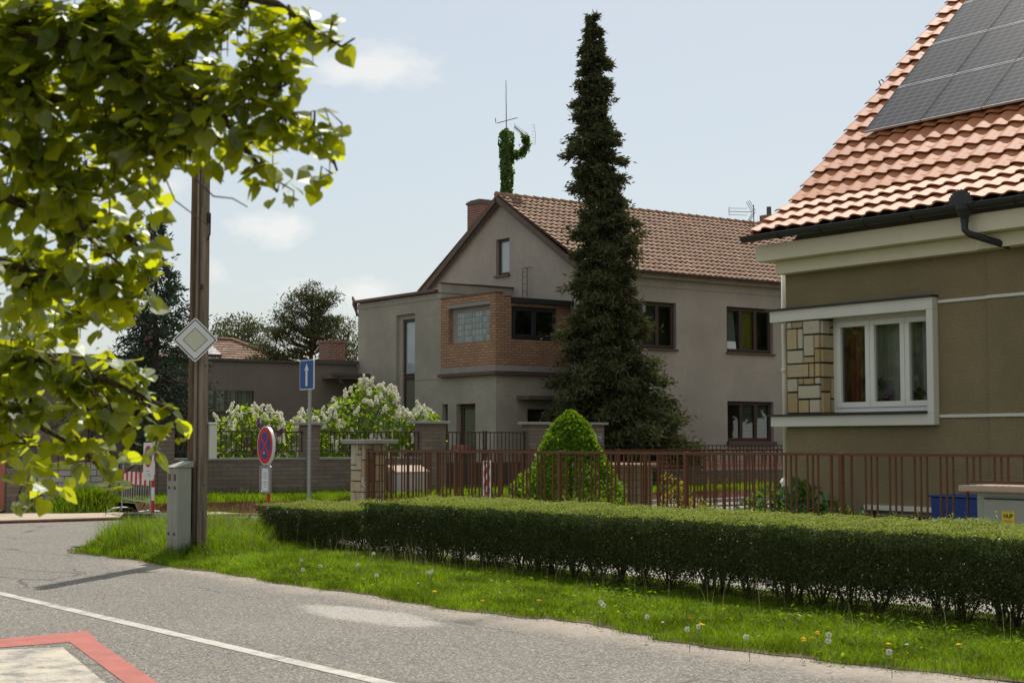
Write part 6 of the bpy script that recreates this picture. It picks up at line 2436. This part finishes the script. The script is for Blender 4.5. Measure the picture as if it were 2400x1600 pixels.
def flower(kind):
    if kind == 'dandelion':
        r = thing('dandelion', 'yellow dandelion flower in the roadside grass', 'flower', (0, 0, -5))
        hgt = .12
        P = rng.normal(size=(60, 3)) * np.array([.004, .004, .002])
        a = rng.uniform(0, 2 * math.pi, 60)
        T = np.stack([np.cos(a), np.sin(a), rng.uniform(.1, 1.2, 60)], 1)
        v, q = leaf_arrays(P + np.array([0, 0, hgt - 5]), np.stack([-np.cos(a) * .4, -np.sin(a) * .4, a * 0 + 1], 1), T, rng.uniform(.018, .026, 60), QUAD, .25)
        m = MAT['dandelion']
    elif kind == 'clock':
        r = thing('dandelion_clock', 'round grey white dandelion seed head in the roadside grass', 'flower', (0, 0, -5))
        hgt = .17
        u = rand_dirs(110)
        v, q = leaf_arrays(u * .013 + np.array([0, 0, hgt - 5]), rand_dirs(110), u + rand_dirs(110) * .2, np.full(110, .010), QUAD, .5)
        m = MAT['seedhead']
    else:
        r = thing('daisy', 'small white daisy in the roadside grass', 'flower', (0, 0, -5))
        hgt = .09
        a = np.linspace(0, 2 * math.pi, 14, endpoint=False)
        T = np.stack([np.cos(a), np.sin(a), a * 0 + .15], 1)
        v, q = leaf_arrays(np.tile([0, 0, hgt - 5.0], (14, 1)), np.tile([0, 0, 1.0], (14, 1)), T, np.full(14, .014), QUAD, .35)
        m = MAT['daisy']
    b = MB()
    b.tube([(0, 0, -5), (.006, .004, -5 + hgt * .5), (0, 0, -5 + hgt)], .0022, 5)
    b.build('stalk', MAT['stalk'], r)
    np_mesh('flower_head', v, q, m, r)
    return r


SPOT = {
    'dandelion': [(1017, 1386), (1260, 1407), (1617, 1448), (1636, 1462), (1640, 1464), (1885, 1502), (1900, 1495), (1916, 1482), (1907, 1485), (2084, 1509), (2252, 1511), (1130, 1408), (1700, 1428), (453, 1272), (1880, 1496)],
    'clock': [(1009, 1342), (1013, 1336), (1006, 1340), (870, 1297), (878, 1296), (709, 1312), (718, 1333), (752, 1326), (850, 1322), (885, 1348), (1403, 1410), (1406, 1417), (1616, 1474), (1757, 1491), (1955, 1500), (1945, 1487), (2090, 1527), (1520, 1445), (1640, 1468)],
    'daisy': [(815, 1270), (820, 1276), (826, 1268), (831, 1273), (836, 1266), (823, 1262), (1082, 1378), (1152, 1358), (1344, 1410), (1485, 1405), (1860, 1436), (1870, 1438), (1876, 1441), (1820, 1425), (2017, 1456), (2125, 1508), (2370, 1525), (1560, 1455), (1780, 1488), (980, 1365), (500, 1305), (560, 1300)],
}


def on_plane(px, py, z):
    fw = Vector((-math.sin(YAW), math.cos(YAW), 0))
    rt = Vector((math.cos(YAW), math.sin(YAW), 0))
    u = Vector((0, 0, 1))
    d = (fw * math.cos(TH) + u * math.sin(TH)) + rt * ((px - 1200) / F) + (-fw * math.sin(TH) + u * math.cos(TH)) * ((800 - py) / F)
    t_ = (z - CAMH) / d.z
    return Vector((0, 0, CAMH)) + d * t_


HT = {'dandelion': .12, 'clock': .17, 'daisy': .09}
GR = {'dandelion': 'yellow dandelions in the verge', 'clock': 'dandelion seed heads in the verge', 'daisy': 'daisies in the verge'}
for kind, spots in SPOT.items():
    proto = flower(kind)
    proto['group'] = GR[kind]
    kids = list(proto.children)
    for i, (px, py) in enumerate(spots):
        p = on_plane(px, py, .035 + HT[kind])
        if i == 0:
            o = proto
        else:
            o = proto.copy()
            col.objects.link(o)
            for c in kids:
                cc = c.copy()
                col.objects.link(cc)
                cc.parent = o
        sc2 = rng.uniform(.85, 1.25)
        o.location = (p.x, p.y, .035)
        o.scale = (sc2 * rng.uniform(.9, 1.1), sc2, 1)
        o.rotation_euler = (rng.normal(0, .12), rng.normal(0, .12), rng.uniform(0, 6.28))
MAT['lime_leaf'] = m_leaf('lime_sapling_leaf', (.10, .17, .02), (.14, .22, .02), (.5, .6, .02), .5)
sg = thing('sapling', 'bright yellow green sapling leaves at the left end of the short hedge', 'plant', (-21.25, 10.75, .03))
P = np.array([-21.3, 10.7, .28]) + rng.normal(size=(16, 3)) * np.array([.10, .08, .10])
v, q = leaf_arrays(P, rand_dirs(16) + np.array([.5, -.6, .3]), rand_dirs(16) - Zv * .5, rng.uniform(.06, .10, 16), HEART)
np_mesh('foliage', v, q, MAT['lime_leaf'], sg)
b = MB()
b.tube([(-21.25, 10.75, .03), (-21.3, 10.7, .36)], .006, 5)
b.build('stem', MAT['twig'], sg)

# ------------------------------------------------------------------ linden hanging into the picture at the upper left
ln = thing('linden_tree', 'linden tree in the left foreground with backlit heart shaped leaves on drooping boughs', 'tree', (-7.6, .2, 0))
fwv = np.array([-math.sin(YAW), math.cos(YAW), 0])
rtv = np.array([math.cos(YAW), math.sin(YAW), 0])


def LD(l, d, z):
    """lateral / ahead / height, metres from the eye"""
    return rtv * l + fwv * d + Zv * z


def bl_img(px, py, d):
    if d > 3:
        d = float(np.interp(py, [-400, 0, 350, 700, 800, 1200], [4.2, 4.35, 4.5, 4.95, 5.5, 5.75])) + (d - 5.1) * .25
    u = Zv
    v_ = (fwv * math.cos(TH) + u * math.sin(TH)) + rtv * ((px - 1200) / F) + (-fwv * math.sin(TH) + u * math.cos(TH)) * ((800 - py) / F)
    v_ = v_ / v_.dot(fwv)
    return np.array([0, 0, CAMH]) + v_ * d


b = MB()
TB = LD(-4.6, 5.6, 0)
b.tube([TB, TB + np.array([.05, 0, 1.6]), TB + np.array([.1, .05, 3.2]), TB + np.array([.1, .1, 6.0])], [.24, .19, .15, .07], 12)
# boughs: polylines in metres
boughs = []


def bough(pts, r0):
    pts = [np.array(p) for p in pts]
    boughs.append(pts)
    k = len(pts)
    b.tube(pts, [r0 * (1 - .88 * i / (k - 1)) for i in range(k)], 6, cap=False)


S0 = TB + np.array([.1, .03, 2.6])
S1 = TB + np.array([.1, .08, 3.6])
bough([S1, bl_img(-150, 40, 5.8), bl_img(250, 120, 5.5), bl_img(520, 270, 5.2), bl_img(650, 450, 5.0)], .035)
bough([S1, bl_img(-100, -150, 5.6), bl_img(350, -60, 5.3), bl_img(650, 10, 5.1), bl_img(800, 110, 5.0)], .035)
bough([S1, bl_img(-120, 180, 6.2), bl_img(200, 250, 6.0), bl_img(420, 290, 5.6), bl_img(640, 240, 5.3), bl_img(760, 310, 5.2), bl_img(790, 400, 5.2)], .03)
bough([S0, bl_img(-160, 400, 5.6), bl_img(60, 480, 5.4), bl_img(240, 520, 5.4), bl_img(360, 600, 5.3)], .03)
bough([S0, bl_img(-150, 560, 5.2), bl_img(80, 640, 5.1), bl_img(250, 680, 5.0), bl_img(340, 760, 5.0)], .026)
bough([S0, bl_img(-160, 780, 4.9), bl_img(60, 830, 4.8), bl_img(250, 890, 4.7), bl_img(400, 960, 4.7), bl_img(420, 1030, 4.7)], .026)
bough([S0, bl_img(-120, 900, 4.7), bl_img(60, 980, 4.6), bl_img(200, 1060, 4.6), bl_img(260, 1130, 4.6)], .02)
bough([S1, bl_img(-80, 300, 5.5), bl_img(130, 420, 5.2), bl_img(210, 560, 5.0), bl_img(330, 660, 5.0)], .02)
b.build('trunk', MAT['twig'], ln)

tw_ = MB()
LP, LN_, LT, LS = [], [], [], []


def leafy(px, py, d, rx, ry, n, rd=None):
    """a spray of leaves in an ellipsoid of real size around one spot of the crown, with its twigs"""
    c = bl_img(px, py, d)
    d = float((c - np.array([0, 0, CAMH])) @ fwv)
    sx_, sz_ = rx * d / F, ry * d / F
    sd_ = rd if rd is not None else max(sx_, sz_) * .8
    best = min((np.linalg.norm(p - c), tuple(p)) for pts in boughs for a_, b_ in zip(pts[:-1], pts[1:]) for p in [a_ + (b_ - a_) * k / 5 for k in range(6)])
    h0 = np.array(best[1])
    n = max(3, int(n * (1.25 if (px < 420 and py < 330) else .72)))
    k = max(1, n // 9)
    for i in range(k):
        u = rand_dirs(1)[0] * rng.uniform(.3, 1)
        e = c + rtv * u[0] * sx_ + Zv * u[2] * sz_ + fwv * u[1] * sd_
        s_ = h0 + (c - h0) * rng.uniform(.2, .9) if best[0] > .05 else h0
        mid = (s_ + e) / 2 + np.array([0, 0, .03]) + rng.normal(size=3) * .02
        e2 = e + np.array([0, 0, -.05])
        tw_.tube([s_, mid, e, e2], [.0040, .0032, .0022, .0012], 4, cap=False)
        m_ = n // k
        f_ = rng.uniform(.15, 1.05, m_)
        base = np.where((f_ < .5)[:, None], s_ + (mid - s_) * (f_ * 2)[:, None], mid + (e2 - mid) * ((f_ - .5) * 2)[:, None])
        P = base + rng.normal(size=(m_, 3)) * np.array([.035, .035, .03])
        # keep inside the ellipsoid loosely
        q_ = P - c
        qq = (q_ @ rtv / sx_) ** 2 + (q_ @ Zv / sz_) ** 2 + (q_ @ fwv / sd_) ** 2
        far_ = qq > 1.25
        u2 = rand_dirs(m_) * (rng.uniform(.2, 1, m_) ** .45)[:, None]
        alt = c + rtv * (u2[:, 0:1] * sx_) + Zv * (u2[:, 2:3] * sz_) + fwv * (u2[:, 1:2] * sd_)
        P = np.where(far_[:, None], alt, P)
        out_ = unit(P - (c - Zv * sz_ * .5))
        LP.append(P)
        LN_.append(out_ * .25 + Zv * .75 - fwv * .30 + rand_dirs(m_) * .72)
        LT.append(-Zv * .75 + out_ * .4 + rand_dirs(m_) * .6)
        LS.append(rng.uniform(.038, .070, m_) * (d / 4.9) * np.where(rng.uniform(size=m_) < .2, .62, 1))


# crown masses (centre, distance, half size in photo pixels, leaves)
for args in (
    (60, 60, 5.8, 210, 130, 260), (60, 220, 5.7, 210, 150, 260), (250, 60, 5.6, 180, 120, 230), (280, 200, 5.6, 170, 130, 230), (100, 360, 5.6, 190, 120, 220),
    (430, 40, 5.4, 150, 90, 190), (430, 150, 5.4, 140, 110, 190), (560, 40, 5.2, 110, 70, 120), (590, 130, 5.2, 95, 80, 110), (480, 250, 5.3, 130, 90, 150),
    (600, 230, 5.2, 90, 80, 90), (370, 320, 5.4, 130, 80, 140), (250, 330, 5.5, 140, 80, 150), (660, 60, 5.1, 55, 55, 34), (670, 190, 5.1, 50, 65, 40),
    (745, 40, 5.0, 45, 45, 18), (715, 105, 5.0, 26, 26, 5), (790, 80, 5.0, 26, 50, 13), (800, 110, 5.0, 16, 26, 5),
    (660, 300, 5.1, 60, 45, 44), (590, 330, 5.2, 60, 45, 34), (720, 300, 5.1, 60, 45, 30), (775, 330, 5.1, 38, 45, 18), (790, 300, 5.1, 24, 30, 8), (765, 400, 5.1, 36, 40, 10), (740, 430, 5.1, 18, 22, 4),
    (640, 400, 5.0, 42, 60, 22), (655, 450, 5.0, 36, 40, 12), (610, 400, 5.0, 34, 34, 10), (500, 350, 5.3, 80, 40, 40), (450, 380, 5.3, 60, 30, 20),
    (60, 500, 5.4, 170, 110, 210), (230, 440, 5.4, 120, 80, 120), (330, 420, 5.3, 40, 50, 26), (360, 480, 5.2, 40, 50, 22), (200, 560, 5.3, 140, 90, 150), (60, 650, 5.2, 150, 110, 190), (230, 660, 5.2, 110, 70, 120),
    (310, 560, 5.2, 70, 55, 44), (350, 600, 5.2, 46, 50, 26), (300, 660, 5.1, 60, 50, 36), (340, 700, 5.1, 36, 40, 12), (220, 740, 5.0, 70, 45, 40), (60, 770, 5.0, 120, 60, 90), (150, 740, 5.0, 90, 60, 60),
    (80, 860, 4.8, 150, 60, 130), (230, 860, 4.8, 110, 50, 80), (320, 880, 4.7, 40, 45, 16), (60, 960, 4.7, 120, 90, 130), (200, 950, 4.7, 120, 80, 120), (320, 960, 4.7, 80, 60, 44), (400, 980, 4.7, 40, 45, 16), (420, 1020, 4.7, 22, 30, 6),
    (330, 1040, 4.7, 50, 45, 16), (200, 1040, 4.6, 110, 50, 60), (60, 1060, 4.6, 100, 60, 60), (90, 1120, 4.6, 90, 40, 22), (250, 1110, 4.6, 36, 45, 6), (250, 1160, 4.6, 34, 30, 4), (90, 1170, 4.6, 26, 30, 3), (20, 1150, 4.6, 40, 40, 8), (330, 1080, 4.7, 24, 20, 4)):
    leafy(*args)
# the rest of the crown, outside the picture, shades what hangs below it
for k in range(12):
    leafy(rng.uniform(-900, 60), rng.uniform(-600, -80), rng.uniform(5.0, 7.2), 190, 150, 120)
BIG = []
for k in range(95):                       # unseen crown mass added overhead to keep sky light off the boughs
    BIG.append(LD(rng.uniform(-4.6, -.15), rng.uniform(.6, 4.0), 0) + Zv * rng.uniform(3.3, 5.4))
for c in BIG:
    m_ = 110
    P = c + rng.normal(size=(m_, 3)) * np.array([.26, .26, .2])
    LP.append(P[P[:, 2] > 3.1])
    k_ = len(LP[-1])
    LN_.append(Zv * .8 + rand_dirs(k_) * .8)
    LT.append(rand_dirs(k_) - Zv * .5)
    LS.append(rng.uniform(.06, .10, k_))
for k in range(14):
    leafy(rng.uniform(-900, -150), rng.uniform(0, 1000), rng.uniform(4.8, 6.6), 190, 150, 110)
P, N, T, Sx = np.concatenate(LP), np.concatenate(LN_), np.concatenate(LT), np.concatenate(LS)
v, q = leaf_arrays(P, N, T, Sx, HEART, 1.0)
np_mesh('foliage', v, q, MAT['linden'], ln)
tw_.build('twigs', MAT['twig'], ln)
for pts in ([(300, 300), (330, 350), (410, 395), (470, 400), (525, 425)], [(340, 330), (380, 370), (380, 400), (410, 470), (450, 500), (490, 530)], [(400, 360), (440, 400), (500, 460), (545, 465), (580, 485)]):
    bt = MB()
    bt.tube([bl_img(x, y, 5.3) for x, y in pts], [.0038 - .0005 * i for i in range(len(pts))], 4, cap=False)
    bt.build('bare_twig', MAT['twig'], ln)


# ------------------------------------------------------------------ trees on the near side of the road, behind the eye
for k, (x, y, r, h) in enumerate(((-41, -15, 2.6, 7.2), (-46, -19, 2.4, 8), (-50.5, -20, 2.4, 7), (-55, -24, 3, 8.6), (-61, -27, 3, 8), (-19, 43, 3, 11), (-24, 55, 3.6, 13), (-13, 60, 4.5, 14), (-3, 68, 5, 15), (-78, -4, 4.5, 10), (-92, -12, 5, 12), (-108, -26, 5, 12), (-70, 6, 3, 7))):
    t_ = thing('broadleaf_tree', 'leafy garden tree out of the picture, seen only mirrored in window panes', 'tree', (x, y, 0), 'garden trees mirrored in the panes')
    b = MB()
    b.tube([(x, y, 0), (x, y, h * .6)], [.25, .1], 8)
    b.build('trunk', MAT['trunk'], t_)
    n = 4200
    u = rand_dirs(n)
    P = np.array([x, y, h * .6]) + u * np.array([r, r, h * .42]) * (rng.uniform(.3, 1, n) ** .5)[:, None] * (.75 + .5 * vnoise(u, 2.5, k))[:, None]
    v, q = leaf_arrays(P, rand_dirs(n) + u * .4, rand_dirs(n), rng.uniform(.4, .75, n), QUAD, .9)
    np_mesh('crown', v, q, MAT['broad'], t_)
